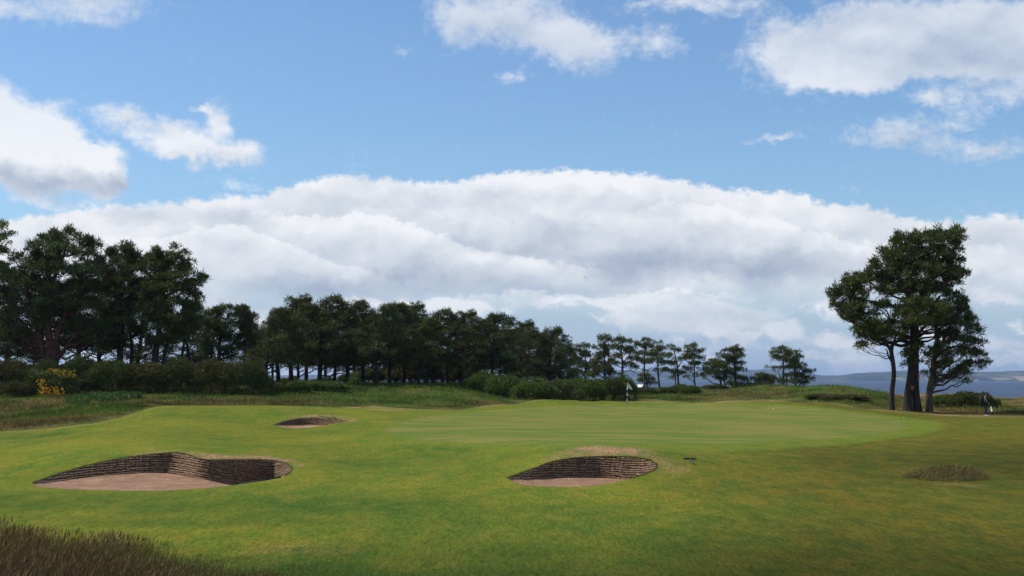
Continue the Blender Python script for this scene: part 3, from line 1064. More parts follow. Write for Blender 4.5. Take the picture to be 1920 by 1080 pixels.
def px_pine(name, d, base, trunk_px, pads_px, mats, seed, depth=.8, **kw):
    """a tree given by its seen outline: everything is turned into metres at its own distance"""
    r = np.random.default_rng(seed + 500)
    b = on_ground(base[0], d)
    loc = b - [0, 0, .12]
    k = d / F
    trunks = []
    for tr in trunk_px:
        pts, rad = [], []
        for i, t in enumerate(tr):
            dy = t[3] if len(t) > 3 else 0.0
            if i == 0 and t[1] > base[1] - 9:
                g0 = on_ground(t[0], d + dy)
                p = g0 - [0, 0, .15]
            else:
                p = P(t[0], t[1], d + dy)
            pts.append(tuple(p - loc))
            rad.append(t[2] * k)
        trunks.append((pts, rad))
    pads = []
    fill = kw.pop('fill', 0)
    pads_px = list(pads_px) + [(q[0] + r.normal(0, q[2] * .7), q[1] + r.normal(0, q[3] * .7) + 4, q[2] * .75, q[3] * .8, r.uniform(0, 1.2)) for q in pads_px for _ in range(fill) if q[2] > 9]
    pads_px = pads_px + [(q[0] + r.uniform(-.7, .7) * q[2], q[1] - q[3] * r.uniform(.6, 1.05), min(3.2, q[2] * .22), min(8, q[3] * .8)) for q in list(pads_px) for _ in range(2) if q[2] > 9 and q[3] > 5]
    for q in pads_px:
        rx, rz = q[2] * k, q[3] * k * 1.12
        n = 1 if rx < .6 else (2 if rx < 1.3 else 3)
        for i in range(n):
            dy = (q[4] if len(q) > 4 else 0) + (0 if n == 1 else (i - (n - 1) / 2) * rx * depth * 1.1) + r.normal(0, .3)
            w = P(q[0] + (0 if n == 1 else r.normal(0, q[2] * .18)), q[1] + (0 if n == 1 else r.normal(0, q[3] * .12)), d + dy) - loc
            pads.append((w[0], w[1], w[2], rx * (1 if n == 1 else .88), max(rx * .75, .35), rz))
    return pine(name, loc, trunks, pads, mats, seed, **kw)


MP = (M_PINE, M_BARK)

# --- the lone group on the right (three trees) ---
main_pads = [(1745, 452, 34, 14), (1778, 448, 30, 16), (1790, 470, 16, 14), (1712, 462, 24, 16), (1686, 462, 18, 16), (1665, 487, 22, 15), (1645, 507, 20, 16),
             (1700, 490, 36, 20), (1745, 485, 40, 20), (1785, 492, 24, 14), (1680, 515, 34, 18), (1730, 518, 42, 20), (1775, 515, 32, 14), (1790, 531, 16, 7),
             (1640, 530, 20, 15), (1665, 548, 28, 14), (1705, 545, 34, 12), (1750, 545, 34, 13), (1598, 533, 20, 10), (1620, 532, 22, 12), (1580, 552, 22, 14), (1563, 562, 12, 10),
             (1610, 556, 26, 13), (1572, 577, 18, 8), (1600, 580, 26, 10), (1588, 598, 20, 7), (1625, 595, 26, 8), (1650, 580, 22, 9),
             (1718, 572, 32, 14, -1.5), (1745, 585, 34, 14, -2), (1695, 592, 28, 11, -2), (1765, 600, 24, 12, -1), (1725, 605, 34, 10, -2), (1782, 612, 16, 8),
             (1700, 668, 14, 7, -.8), (1716, 658, 14, 9, -1), (1708, 682, 14, 6, -.9)]
main_tree = px_pine('scots_pine', 112, (1708, 775),
                    [[(1698, 776, 10.5, -.1), (1702, 745, 7.6), (1708, 705, 7), (1711, 660, 6.4), (1712, 610, 5.8), (1706, 565, 4.4), (1690, 525, 3.2), (1672, 490, 1.4)],
                     [(1717, 776, 9.5, .35), (1717, 740, 7.2, .3), (1716, 705, 6.8, .15), (1717, 650, 6, 0), (1718, 600, 5.5), (1728, 555, 5), (1745, 510, 3.4), (1760, 465, 1.4)],
                     [(1712, 612, 4), (1714, 606, 4), (1690, 580, 3.2), (1650, 568, 2.4), (1600, 560, 1.2)]],
                    main_pads, (M_PINE, M_BARK), 21, dens=1.05, per=40, blade=(.30, .06), clump=.36)
tag(main_tree, 'tallest pine, with twin fused trunks, in the middle of the lone group on the right', 'pine tree', 'three pines standing together on the right')
M_ORW = simple('orange_wood', (.34, .12, .05), .85, .35, 14)
for (px_s, row_s, w_s, h_s, lab_s) in [(1711, 726.5, .20, .34, 'orange patch of bare wood low on the trunk'), (1723, 705, .13, .22, 'small orange stub higher on the right stem')]:
    p0 = P(px_s, row_s, 111.60) - np.array(main_tree.location)
    sg = G()
    sg.box((p0[0], p0[1], p0[2]), (w_s * .5, .05, h_s * .34), Matrix.Rotation(R(9), 3, 'Y'))
    sg.box((p0[0] - .02, p0[1] + .10, p0[2] - .05), (w_s * .34, .14, h_s * .42), Matrix.Rotation(R(-6), 3, 'Y'))
    sc = sg.build('exposed_wood', M_ORW, main_tree, False)
    sc['label'] = lab_s

thin_pads = [(1650, 612, 24, 8), (1622, 618, 20, 8), (1640, 630, 26, 8), (1615, 630, 12, 6), (1675, 618, 20, 9), (1628, 648, 18, 4), (1648, 641, 14, 5), (1612, 651, 10, 3.5), (1690, 630, 16, 8), (1662, 632, 22, 6)]
t2 = px_pine('scots_pine', 111, (1669, 773),
             [[(1669, 774, 6), (1672, 740, 4.6), (1676, 700, 4.2), (1672, 665, 4), (1668, 652, 3.6), (1655, 640, 2.4), (1640, 625, 1.2)],
              [(1671, 668, 3), (1671, 665, 3), (1674, 648, 2.6), (1680, 630, 1.8), (1688, 615, 1)],
              [(1672, 680, 2.2), (1672, 678, 2.2), (1666, 668, 1.7), (1663, 657, 1.1), (1659, 654, .6)]],
             thin_pads, (M_PINE, M_BARK), 22, dens=1.0, per=36, blade=(.28, .055), clump=.32)
tag(t2, 'slender pine with a bare dark forking trunk, left of the three in the lone group', 'pine tree', 'three pines standing together on the right')
right_pads = [(1785, 556, 24, 9, 1), (1800, 570, 20, 9, 1), (1788, 582, 24, 9, 1), (1806, 592, 18, 10), (1825, 606, 16, 9), (1800, 612, 24, 10), (1824, 626, 18, 9), (1795, 640, 26, 10), (1825, 648, 20, 9), (1770, 655, 22, 9, -1),
              (1800, 664, 30, 10), (1832, 668, 20, 8), (1848, 682, 15, 5), (1840, 690, 14, 5), (1780, 682, 20, 8, -1), (1815, 688, 18, 6), (1790, 700, 18, 7), (1782, 712, 14, 5), (1812, 700, 14, 4), (1806, 716, 12, 3.5), (1765, 690, 12, 6, -1),
              (1750, 668, 20, 8, -1), (1742, 682, 14, 5, -1), (1737, 700, 10, 3.5, -1), (1757, 707, 8, 3, -1), (1775, 632, 22, 8), (1760, 612, 20, 8, .5)]
t3 = px_pine('scots_pine', 112.6, (1738, 774),
             [[(1738, 775, 8), (1742, 740, 6.2), (1749, 700, 5.6), (1752, 670, 5), (1757, 640, 4.5), (1754, 610, 4), (1752, 580, 3), (1762, 555, 2)],
              [(1757, 664, 3), (1758, 660, 3.2), (1768, 640, 2.8), (1775, 620, 2.4), (1790, 600, 1.4)],
              [(1753, 675, 2.5), (1754, 672, 2.6), (1775, 655, 2.4), (1805, 650, 1.8), (1835, 670, .9)]],
             right_pads, (M_PINE, M_BARKP), 23, dens=.95, per=34, blade=(.28, .05), clump=.32)
tag(t3, 'leaning pine with reddish trunk and hanging right branches, right of the lone group', 'pine tree', 'three pines standing together on the right')

# --- big pines at the left edge ---
L1 = [(130, 445, 28, 9), (95, 452, 24, 10), (165, 460, 24, 9), (60, 470, 22, 10), (110, 475, 40, 14), (160, 485, 30, 13), (35, 492, 24, 10), (85, 505, 44, 15), (140, 515, 44, 15), (180, 500, 14, 10), (20, 520, 22, 12),
      (60, 535, 34, 13), (115, 545, 40, 13), (165, 545, 28, 12), (20, 560, 26, 12), (70, 572, 34, 12), (120, 580, 34, 10), (165, 580, 28, 10), (30, 595, 30, 12), (75, 608, 24, 10, 2), (140, 612, 30, 9, 2), (20, 625, 28, 10), (170, 615, 26, 9), (165, 640, 22, 7), (45, 645, 28, 8, 1.5)]
a = px_pine('scots_pine', 113, (100, 690),
            [[(98, 695, 11), (95, 660, 9), (92, 630, 7), (90, 590, 5.5), (95, 540, 4), (115, 490, 2.6), (128, 450, 1)],
             [(102, 690, 9, .2), (105, 655, 7), (110, 620, 5.5), (128, 580, 4), (150, 530, 2.6), (165, 480, 1.2)],
             [(88, 675, 5), (84, 668, 5), (72, 630, 3.6), (60, 580, 2.6), (45, 520, 1.4)],
             [(108, 672, 4), (116, 662, 4), (140, 630, 3), (170, 600, 1.4)]],
            L1, (M_PINE2, M_BARKR), 31, fill=1, dens=.80, per=34, blade=(.30, .06), clump=.38)
tag(a, 'broadest pine at the left edge, with several reddish trunks behind the yellow blossom', 'pine tree', 'big pines at the left')
L2 = [(235, 470, 14, 8), (210, 480, 16, 8), (250, 485, 14, 8), (225, 495, 28, 10), (200, 510, 20, 10), (250, 510, 20, 10), (225, 528, 34, 12), (262, 540, 18, 10), (200, 545, 24, 12), (235, 555, 34, 12), (205, 580, 28, 11), (250, 585, 28, 11),
      (225, 605, 34, 10), (195, 620, 22, 8), (255, 622, 24, 8), (225, 640, 28, 7), (205, 655, 18, 6)]
a = px_pine('scots_pine', 116, (228, 692), [[(226, 696, 7), (226, 650, 5.5), (228, 600, 4.5), (226, 550, 3.4), (228, 500, 2), (230, 472, .8)], [(246, 694, 4, .8), (247, 660, 3.5, .5), (244, 620, 2.5), (240, 580, 1.5)]],
            L2, (M_PINE, M_BARK), 32, fill=1, dens=.80, per=34, blade=(.30, .06), clump=.36)
tag(a, 'narrow dark pine standing between the two broad ones at the left', 'pine tree', 'big pines at the left')
L3 = [(330, 465, 9, 5), (345, 477, 9, 4), (300, 480, 16, 7), (325, 487, 18, 6), (350, 492, 10, 4), (280, 492, 14, 7), (305, 500, 24, 9), (345, 508, 18, 7), (368, 517, 14, 4), (382, 524, 10, 4), (320, 522, 32, 10), (285, 520, 18, 10), (360, 538, 16, 6), (300, 545, 32, 11),
      (340, 548, 26, 9), (365, 560, 12, 6), (278, 560, 16, 10), (320, 572, 36, 10), (360, 578, 16, 7), (290, 595, 28, 10), (335, 600, 32, 9), (365, 605, 16, 6), (300, 620, 30, 9), (345, 622, 28, 8), (320, 640, 32, 7), (285, 645, 18, 6)]
a = px_pine('scots_pine', 114, (305, 692), [[(286, 696, 7), (292, 660, 6), (298, 620, 5), (300, 570, 4), (308, 520, 2.8), (322, 470, 1)], [(308, 696, 4, .6), (309, 660, 3.5), (325, 620, 2.6), (350, 560, 1.4)], [(355, 694, 3.5, 1.5), (354, 665, 3, 1.5), (345, 630, 2), (335, 600, 1.2)]],
            L3, (M_PINE, M_BARK), 33, fill=1, dens=.80, per=34, blade=(.30, .06), clump=.36)
tag(a, 'pine with ragged steps down its right side, rightmost of the big left ones', 'pine tree', 'big pines at the left')
L4 = [(425, 583, 16, 7), (450, 585, 12, 6), (405, 595, 18, 8), (440, 598, 22, 8), (470, 600, 12, 8), (395, 615, 22, 9), (430, 615, 24, 9), (468, 618, 16, 9), (405, 635, 24, 8), (445, 635, 24, 8), (475, 640, 14, 8), (390, 650, 20, 7), (455, 655, 22, 7)]
a = px_pine('scots_pine', 122, (412, 695), [[(410, 700, 4.5), (411, 665, 3.8), (412, 640, 3), (420, 610, 2), (430, 585, .9)], [(390, 698, 3), (396, 670, 2.6), (400, 640, 1.6)], [(416, 668, 2.2), (418, 664, 2.2), (440, 640, 1.4), (465, 610, .8)]],
            L4, (M_PINE2, M_BARK), 34, fill=1, dens=.80, per=34, blade=(.28, .055), clump=.34)
tag(a, 'short feathery pine right of the big left ones, its crown open above a clear trunk', 'pine tree', 'big pines at the left')
# birch branch end at the very left
LB = [(2, 430, 10, 8), (-12, 445, 22, 14), (8, 452, 14, 7), (-20, 470, 24, 12), (5, 475, 10, 7), (22, 440, 6, 5), (-30, 500, 26, 14), (0, 505, 12, 8), (18, 515, 10, 6), (-20, 530, 22, 12)]
a = px_pine('birch_tree', 104, (-40, 740), [[(-40, 742, 7), (-38, 680, 5.5), (-35, 600, 4.5), (-25, 520, 3), (-10, 450, 1.2)]], LB, (M_BIRCH, M_BARKP), 35, dens=.8, per=30, blade=(.13, .09), clump=.4)
tag(a, 'pale green broadleaf tree cut off by the left edge', 'tree')

# --- generic forest pines: a few kinds, then copies ---
def kind_pine(seed, Ht, crown0, spread, mats, loc, lean=0.05, npads=36, forked=False):
    r = np.random.default_rng(seed)
    bend = r.normal(0, lean, 2) * Ht
    bend[0] = abs(bend[0]) + .03 * Ht   # the sea wind leans them to one side
    tr, rad = [], []
    for i in range(7):
        t = i / 6
        tr.append((bend[0] * t * t + r.normal(0, .05), bend[1] * t * t, t * Ht * .96))
        rad.append(.21 * (Ht / 9) * (1 - .82 * t) + .01)
    trunks = [(tr, rad)]
    if forked:
        a = tr[2]
        trunks.append(([a, (a[0] + .5, a[1] + .1, a[2] + .9), (a[0] + .9, a[1], a[2] + 2.6), (a[0] + 1.1, a[1] - .2, a[2] + 4)], [rad[2] * .7, rad[2] * .6, rad[2] * .4, .03]))
    pads = []
    for i in range(npads):
        h = crown0 + (1 - crown0) * (i + .5) / npads
        q = (h - crown0) / (1 - crown0)
        prof = spread * (0.55 + 0.6 * math.sin(math.pi * min(1, q * .9 + .1)) - .62 * q ** 2.2)
        an = i * 2.4 + r.normal(0, .4)
        rd = max(.05, prof) * r.uniform(.30, 1.18)
        t = h
        cx, cy = bend[0] * t * t, bend[1] * t * t
        rx = (1.0 - .42 * q) * r.uniform(.55, 1.15) * spread / 2.3
        pads.append((cx + .30 * q * spread + math.cos(an) * rd * (1.25 if math.cos(an) > 0 else .85), cy + math.sin(an) * rd, h * Ht + r.normal(0, .15), rx, rx * .9, rx * r.uniform(.50, .80)))
    for k in range(13):
        an = r.uniform(0, 6.28)
        rd = spread * r.uniform(.1, .85)
        hz = Ht * (1.0 - .30 * (rd / spread) ** 1.3) + r.uniform(-.2, .25)
        pads.append((bend[0] * .9 + .25 * spread + math.cos(an) * rd, bend[1] * .9 + math.sin(an) * rd, hz + r.uniform(0, .3), .13, .13, .55))
    for k in range(3):
        pads.append((bend[0] + r.normal(0, .35), bend[1] + r.normal(0, .35), Ht * (.97 + .03 * k / 2), .38, .38, .4))
    limbs = []
    for k in range(9):
        h = r.uniform(.18, crown0 + .1) * Ht
        an = r.uniform(0, 6.28)
        q = (h / Ht) ** 2
        a = (bend[0] * q, bend[1] * q, h)
        L = r.uniform(.8, 2.0)
        limbs.append((a, (a[0] + L * math.cos(an), a[1] + L * math.sin(an), h + r.uniform(-.5, .3)), .15, .035))
    return pine('scots_pine', loc, trunks, pads, mats, seed, dens=.92, blade=(.33, .050), clump=.29, per=26, extra_limbs=limbs)


kinds = []
KS = [(41, 8.8, .27, 2.3, (M_PINE, M_BARK)), (42, 8.4, .36, 2.2, (M_PINE2, M_BARK)), (43, 9.0, .25, 2.35, (M_PINE, M_BARKR)), (44, 8.2, .30, 2.1, (M_PINE3, M_BARK)),
      (45, 8.6, .38, 2.5, (M_PINE2, M_BARK)), (46, 7.9, .22, 2.0, (M_PINE, M_BARK))]
for i, k in enumerate(KS):
    kinds.append(kind_pine(k[0], k[1], k[2], k[3], k[4], (0, 0, 0), forked=(i in (1, 3))))
used = set()


def place(kind, loc, h, rz, label, group, wide=1.0):
    src = kinds[kind]
    if kind in used:
        o = copy_tree(src)
    else:
        o = src
        used.add(kind)
    s = h / KS[kind][1]
    o.location = tuple(float(v) for v in loc)
    o.rotation_euler = (0, 0, rz)
    o.scale = (s * wide, s * wide, s)
    tag(o, label, 'pine tree', group)
    return o


# front row of the wood: bearing, top row, distance
UNDER = []
front_row = [(500, 588, 127), (522, 577, 133), (548, 572, 128), (575, 575, 136), (600, 569, 129), (628, 580, 134), (652, 575, 130), (682, 584, 134), (706, 588, 128),
             (730, 570, 132), (758, 582, 135), (785, 592, 130), (812, 588, 133), (838, 596, 137), (866, 597, 133), (893, 602, 138), (922, 600, 134), (950, 612, 140), (975, 610, 137), (1003, 622, 142), (1030, 628, 138), (1050, 648, 143)]
r = np.random.default_rng(99)
feat = ['with a narrow top', 'with a domed crown', 'with a broad dark crown', 'with a ragged crown', 'with a leaning stem', 'with a thin forked stem', 'with a tall bare stem', 'with low green branches']
for i, (px, top, d) in enumerate(front_row):
    b = on_ground(px, d)
    h = (P(px, top, d)[2] - b[2] + .1) * [1.0, .92, 1.05, .96, 1.03, .9][i % 6]
    frac = ['first', 'second', 'third', 'fourth', 'fifth', 'sixth', 'seventh', 'eighth', 'ninth', 'tenth', 'eleventh'][i % 11]
    lab = ('%s pine from the left end of the wood\'s front row' % frac) if i < 11 else ('%s pine from the right end of the wood\'s front row' % ['first', 'second', 'third', 'fourth', 'fifth', 'sixth', 'seventh', 'eighth', 'ninth', 'tenth', 'eleventh'][21 - i])
    place([0, 1, 2, 4, 5, 3, 0, 2, 1, 4, 2, 0, 5, 1, 2, 0, 4, 5, 2, 0, 1, 5][i], b - [0, 0, .1], h, r.uniform(-.8, .8), lab, 'pines of the long wood behind the bank', r.uniform(1.05, 1.4))
for i, (px, d, w_, h_, k_) in enumerate([(690, 141, 70, 30, 'g'), (725, 143, 70, 34, 'g2'), (765, 141, 80, 38, 'g'), (800, 143, 80, 40, 'b'), (838, 144, 80, 38, 'g2'), (875, 146, 70, 34, 'g'), (930, 150, 60, 22, 'g2'), (545, 146, 50, 16, 'g'), (610, 148, 50, 14, 'g2'), (655, 146, 44, 18, 'g')]):
    UNDER.append((k_, px, d, w_, h_))
back_row = [(470, 640, 150), (512, 606, 150), (560, 596, 154), (612, 592, 150), (664, 596, 156), (700, 600, 152), (742, 596, 155), (770, 600, 150), (800, 606, 156), (850, 610, 155), (880, 616, 152), (908, 614, 158), (936, 622, 154), (988, 628, 156), (1018, 640, 158), (1066, 664, 156)]
back_lab = ['at the left end of', 'above the end of the left hedge in', 'left of the crooked gaps in', 'behind the first gap in', 'behind the widest trunks of', 'in the middle left of', 'behind the tallest middle tops of', 'in the middle of',
            'just right of the middle of', 'behind the falling skyline of', 'behind the start of the centre gorse in', 'above the left part of the centre gorse in', 'above the broadest centre gorse in', 'near the right end of', 'next to the right end of', 'beyond the last right tree of']
for i, (px, top, d) in enumerate(back_row):
    b = on_ground(px, d)
    h = P(px, top, d)[2] - b[2]
    place([1, 4, 0, 2, 5, 1, 0, 4, 2, 5, 1, 0, 4, 2, 5, 0][i], b - [0, 0, .1], h, r.uniform(-.8, .8), 'dark pine behind other trunks, %s the wood' % back_lab[i], 'pines at the back of the wood', 1.05)
left_back = [(20, 520, 128), (75, 540, 134), (150, 530, 130), (190, 545, 136), (262, 548, 128), (340, 575, 132), (385, 600, 130), (-60, 500, 124), (455, 612, 134)]
lb_lab = ['at the left edge', 'behind the yellow blossom', 'right of the reddish trunks', 'left of the narrow dark pine', 'in the notch before the ragged pine', 'behind the ragged pine', 'left of the feathery short pine', 'beyond the left edge', 'right of the feathery short pine']
for i, (px, top, d) in enumerate(left_back):
    b = on_ground(px, d)
    h = P(px, top, d)[2] - b[2]
    place([2, 0, 4, 1, 2, 0, 5, 4, 3][i], b - [0, 0, .1], h, r.uniform(-.8, .8), 'shadowed pine behind the big left pines, %s' % lb_lab[i], 'pines behind the big left ones', 1.15)

# --- thin line of pines by the sea, one by one ---
SEA = [
    dict(d=172, base=(1098, 728), tr=[[(1096, 730, 2.2), (1097, 705, 1.8), (1098, 680, 1.3), (1094, 652, .7)]], pads=[(1095, 650, 11, 5), (1085, 662, 10, 4), (1100, 668, 14, 6), (1088, 682, 14, 6), (1104, 690, 16, 6), (1080, 698, 12, 5), (1100, 704, 14, 5)], label='first pine right of the wood, with a small tuft on its top', m=(M_PINE, M_BARK)),
    dict(d=168, base=(1133, 728), tr=[[(1134, 730, 2.6), (1134, 700, 2.1), (1133, 670, 1.5), (1131, 640, .7)]], pads=[(1132, 640, 14, 6), (1122, 652, 10, 5), (1140, 655, 13, 5), (1130, 668, 15, 7), (1116, 682, 14, 6), (1145, 684, 13, 7), (1130, 695, 20, 7), (1148, 702, 12, 6), (1112, 704, 14, 6)], label='dense pine beside the open limbed one, above the right end of the centre gorse', m=(M_PINE3, M_BARK)),
    dict(d=165, base=(1167, 728), tr=[[(1166, 732, 2.9), (1167, 705, 2.4), (1167, 680, 2.0), (1165, 655, 1.1), (1168, 640, .6)], [(1167, 684, 1.2), (1168, 681, 1.2), (1178, 668, .9), (1186, 658, .5)], [(1168, 700, .8), (1169, 698, .8), (1182, 695, .6), (1196, 702, .3)]], pads=[(1162, 641, 12, 5), (1176, 640, 13, 5), (1188, 646, 8, 5), (1158, 652, 12, 5), (1172, 656, 16, 5), (1185, 662, 12, 5), (1162, 668, 12, 5), (1190, 674, 12, 4), (1180, 684, 11, 3.5), (1192, 690, 10, 2.6), (1152, 682, 8, 4)], label='open limbed pine with a stout dark stem just left of the flag', m=(M_PINE3, M_BARK)),
    dict(d=178, base=(1208, 728), tr=[[(1207, 731, 1.8), (1208, 700, 1.5), (1209, 670, 1.2), (1210, 640, .6)]], pads=[(1210, 640, 10, 4), (1203, 650, 13, 5), (1217, 652, 12, 5), (1206, 664, 14, 5), (1220, 668, 12, 5), (1200, 676, 10, 4), (1213, 680, 12, 3.5)], label='round topped pine just right of the flag, with a thin stem', m=(M_PINE3, M_BARKP)),
    dict(d=174, base=(1236, 728), tr=[[(1236, 731, 2.0), (1234, 700, 1.6), (1233, 675, 1.2), (1233, 645, .6)]], pads=[(1232, 645, 9, 4), (1240, 654, 11, 4), (1228, 660, 12, 4), (1244, 668, 13, 4), (1230, 676, 14, 4), (1246, 682, 14, 4), (1226, 694, 8, 2.6), (1242, 694, 12, 2.6)], label='slim dark pine with flat layers, second right of the flag', m=(M_PINE, M_BARK)),
    dict(d=176, base=(1270, 730), tr=[[(1271, 733, 2.1), (1271, 705, 1.7), (1269, 680, 1.3), (1262, 652, .6)], [(1266, 731, 1.2, .8), (1266, 700, 1.0), (1267, 690, .6)], [(1270, 690, 1), (1271, 688, 1), (1280, 676, .6)]], pads=[(1258, 650, 7, 3), (1264, 658, 10, 3.5), (1256, 668, 8, 3.5), (1275, 674, 9, 3), (1262, 682, 11, 3.5), (1280, 690, 9, 3), (1262, 698, 13, 3.5), (1280, 700, 10, 3), (1258, 707, 8, 3)], label='thin pine with a pale red stem and sparse broken crown', m=(M_PINE3, M_BARKR)),
    dict(d=166, base=(1302, 736), tr=[[(1302, 742, 1.9), (1302, 710, 1.6), (1302, 685, 1.2), (1302, 652, .6)]], pads=[(1300, 651, 12, 4), (1290, 660, 11, 5), (1310, 660, 10, 5), (1300, 670, 16, 5), (1318, 674, 9, 4), (1286, 674, 11, 5), (1305, 684, 13, 4), (1294, 694, 10, 3.5), (1314, 692, 9, 3.5), (1290, 708, 7, 3), (1312, 704, 8, 3.5)], label='upright pine with a bare pinkish stem reaching lower than its neighbours', m=(M_PINE3, M_BARKP)),
    dict(d=176, base=(1352, 734), tr=[[(1352, 736, 2.0), (1350, 712, 1.7), (1345, 695, 1.2), (1335, 680, .6)], [(1360, 736, 1.6), (1358, 712, 1.3), (1362, 690, .8)]], pads=[(1345, 678, 12, 4), (1332, 686, 13, 5), (1352, 688, 16, 6), (1325, 697, 12, 5), (1342, 700, 18, 6), (1362, 702, 14, 6), (1322, 708, 8, 4), (1352, 711, 14, 4)], label='low spreading tree with several stems, left of the taller dark pine', m=(M_GORSE, M_BARK)),
    dict(d=170, base=(1378, 734), tr=[[(1379, 737, 2.4), (1379, 710, 2.0), (1378, 685, 1.6), (1376, 658, .7)]], pads=[(1368, 659, 10, 4), (1380, 657, 12, 5), (1350, 668, 6, 4), (1362, 670, 12, 5), (1382, 670, 14, 6), (1372, 682, 16, 6), (1392, 684, 9, 5), (1360, 692, 12, 5), (1385, 696, 14, 5), (1378, 710, 12, 5), (1396, 712, 13, 4), (1370, 722, 10, 4), (1404, 722, 10, 3), (1386, 722, 12, 3.5), (1390, 658, 4, 4)], label='taller dark pine of the pair, with a low skirt of branches', m=(M_PINE, M_BARK)),
    dict(d=168, base=(1470, 732), tr=[[(1469, 737, 2.2), (1469, 710, 1.9), (1469, 690, 1.4), (1468, 665, .7)], [(1472, 734, 1.4, .8), (1475, 715, 1.2, .8), (1473, 700, .8)], [(1468, 716, 1), (1467, 713, 1), (1461, 702, .8), (1460, 694, .4)]], pads=[(1456, 661, 12, 5), (1470, 656, 12, 5), (1478, 662, 10, 5), (1452, 672, 12, 4), (1470, 674, 14, 6), (1446, 691, 9, 3), (1458, 692, 8, 3), (1470, 690, 10, 4), (1462, 716, 12, 4), (1480, 704, 10, 4)], label='left pine of the last pair by the water, its stem clearly showing', m=(M_PINE3, M_BARK)),
    dict(d=170, base=(1492, 730), tr=[[(1491, 732, 2.2), (1491, 712, 1.8), (1490, 690, 1.3), (1488, 670, .7)]], pads=[(1485, 664, 11, 5), (1496, 672, 10, 5), (1484, 680, 14, 6), (1503, 684, 9, 5), (1492, 692, 16, 6), (1508, 698, 12, 4), (1523, 698, 7, 3), (1495, 706, 16, 5), (1518, 711, 12, 3), (1486, 716, 14, 4), (1508, 719, 10, 2.6)], label='right pine of the last pair by the water, sloping down to the right', m=(M_PINE, M_BARK)),
    dict(d=186, base=(1212, 725), tr=[[(1212, 727, 1.6), (1212, 715, 1.3), (1212, 700, .6)]], pads=[(1212, 697, 5, 4), (1210, 706, 10, 5), (1218, 712, 12, 4), (1204, 714, 9, 4), (1222, 719, 10, 3)], label='small brownish cone shaped pine low behind the flag', m=(M_PINE3, M_BARKP)),
    dict(d=178, base=(1434, 733), tr=[[(1434, 736, 1.5), (1433, 728, 1.2), (1426, 716, .7)], [(1436, 736, 1.3), (1438, 724, 1), (1446, 714, .6)]], pads=[(1428, 706, 12, 4), (1418, 714, 9, 5), (1432, 715, 14, 6), (1447, 712, 9, 5), (1424, 723, 10, 4), (1442, 722, 12, 5), (1450, 708, 4, 4)], label='small round broadleaf tree between the two pairs of pines', m=(M_GORSE, M_TWIG)),
]
for i, q in enumerate(SEA):
    a = px_pine('round_tree' if i == 12 else ('spreading_tree' if i == 7 else 'scots_pine'), q['d'], q['base'], q['tr'], q['pads'], q['m'], 60 + i, dens=1.15, per=30, blade=(.27, .06), clump=.30)
    tag(a, q['label'], 'tree' if i in (7, 12) else 'pine tree', 'trees in the thin line by the sea')


# --- bushes ---
def bush(name, loc, dims, mat, seed, leaf=.11, n=None, flowers=0, lumps=9):
    r = np.random.default_rng(seed)
    root = empty(name, loc)
    L, D, Hh = dims
    lumps = int(lumps * 1.8)
    cs, rs, tb = [], [], []
    nl = lumps
    for i in range(nl):
        u = r.uniform(-1, 1)
        v = r.uniform(-1, 1)
        k = max(0, 1 - u * u * .75 - v * v * .35)
        c = np.array([u * L * .42, v * D * .36, Hh * (.30 + .30 * k * r.uniform(.6, 1.1))])
        rad = Hh * (.26 + .22 * k) * r.uniform(.6, 1.2)
        ncl = int(46 * rad * rad / (.3 ** 2) * .40) + 6
        d = r.normal(0, 1, (ncl, 3))
        d /= np.linalg.norm(d, axis=1)[:, None]
        d[:, 2] = np.where(d[:, 2] < -.2, -d[:, 2], d[:, 2])
        q = c + d * rad * r.uniform(.7, 1.02, (ncl, 1)) * [1.35, 1.1, 1]
        q[:, 2] = np.maximum(q[:, 2], .06)
        cs.append(q)
        rs.append(np.full(ncl, .17) * r.uniform(.6, 1.5, ncl))
        tb.append(np.clip(.38 + r.normal(0, .25, ncl) + r.normal(0, .12), 0, 1))
    # skirt down to the ground
    ns = int(L * 26)
    a = r.uniform(0, 2 * math.pi, ns)
    cs.append(np.stack([np.cos(a) * L * .5, np.sin(a) * D * .45, r.uniform(.05, Hh * .42, ns)], 1) * np.array([1, 1, 1]))
    rs.append(np.full(ns, .18))
    tb.append(r.uniform(0, .8, ns))
    Vv, f, tt = tufts(r, np.concatenate(cs), np.concatenate(rs), 12, leaf * 1.25, leaf * .6, .55, np.concatenate(tb))
    mesh_obj('foliage', Vv, f, mat, root, False, tt)
    g = G()
    for i in range(14):
        c = np.concatenate(cs)[r.integers(0, sum(len(q) for q in cs))]
        g.tube([tuple(v) for v in curve_pts((c[0] * .35, c[1] * .35, -.05), c, .1, 4, .03, r)], [.03, .022, .015, .008], 4, False)
    g.build('stems', M_TWIG, root)
    if flowers:
        allc = np.concatenate(cs[:-1])
        pk = allc[(allc[:, 1] < D * .15)]
        pk = pk[r.integers(0, len(pk), flowers)] + r.normal(0, .08, (flowers, 3)) + [0, -.12, .05]
        Vv, f, tt = tufts(r, pk, np.full(flowers, .12), 12, .09, .08, .3)
        mesh_obj('blossom', Vv, f, M_YELL, root, False, tt)
    return root


bk = {}


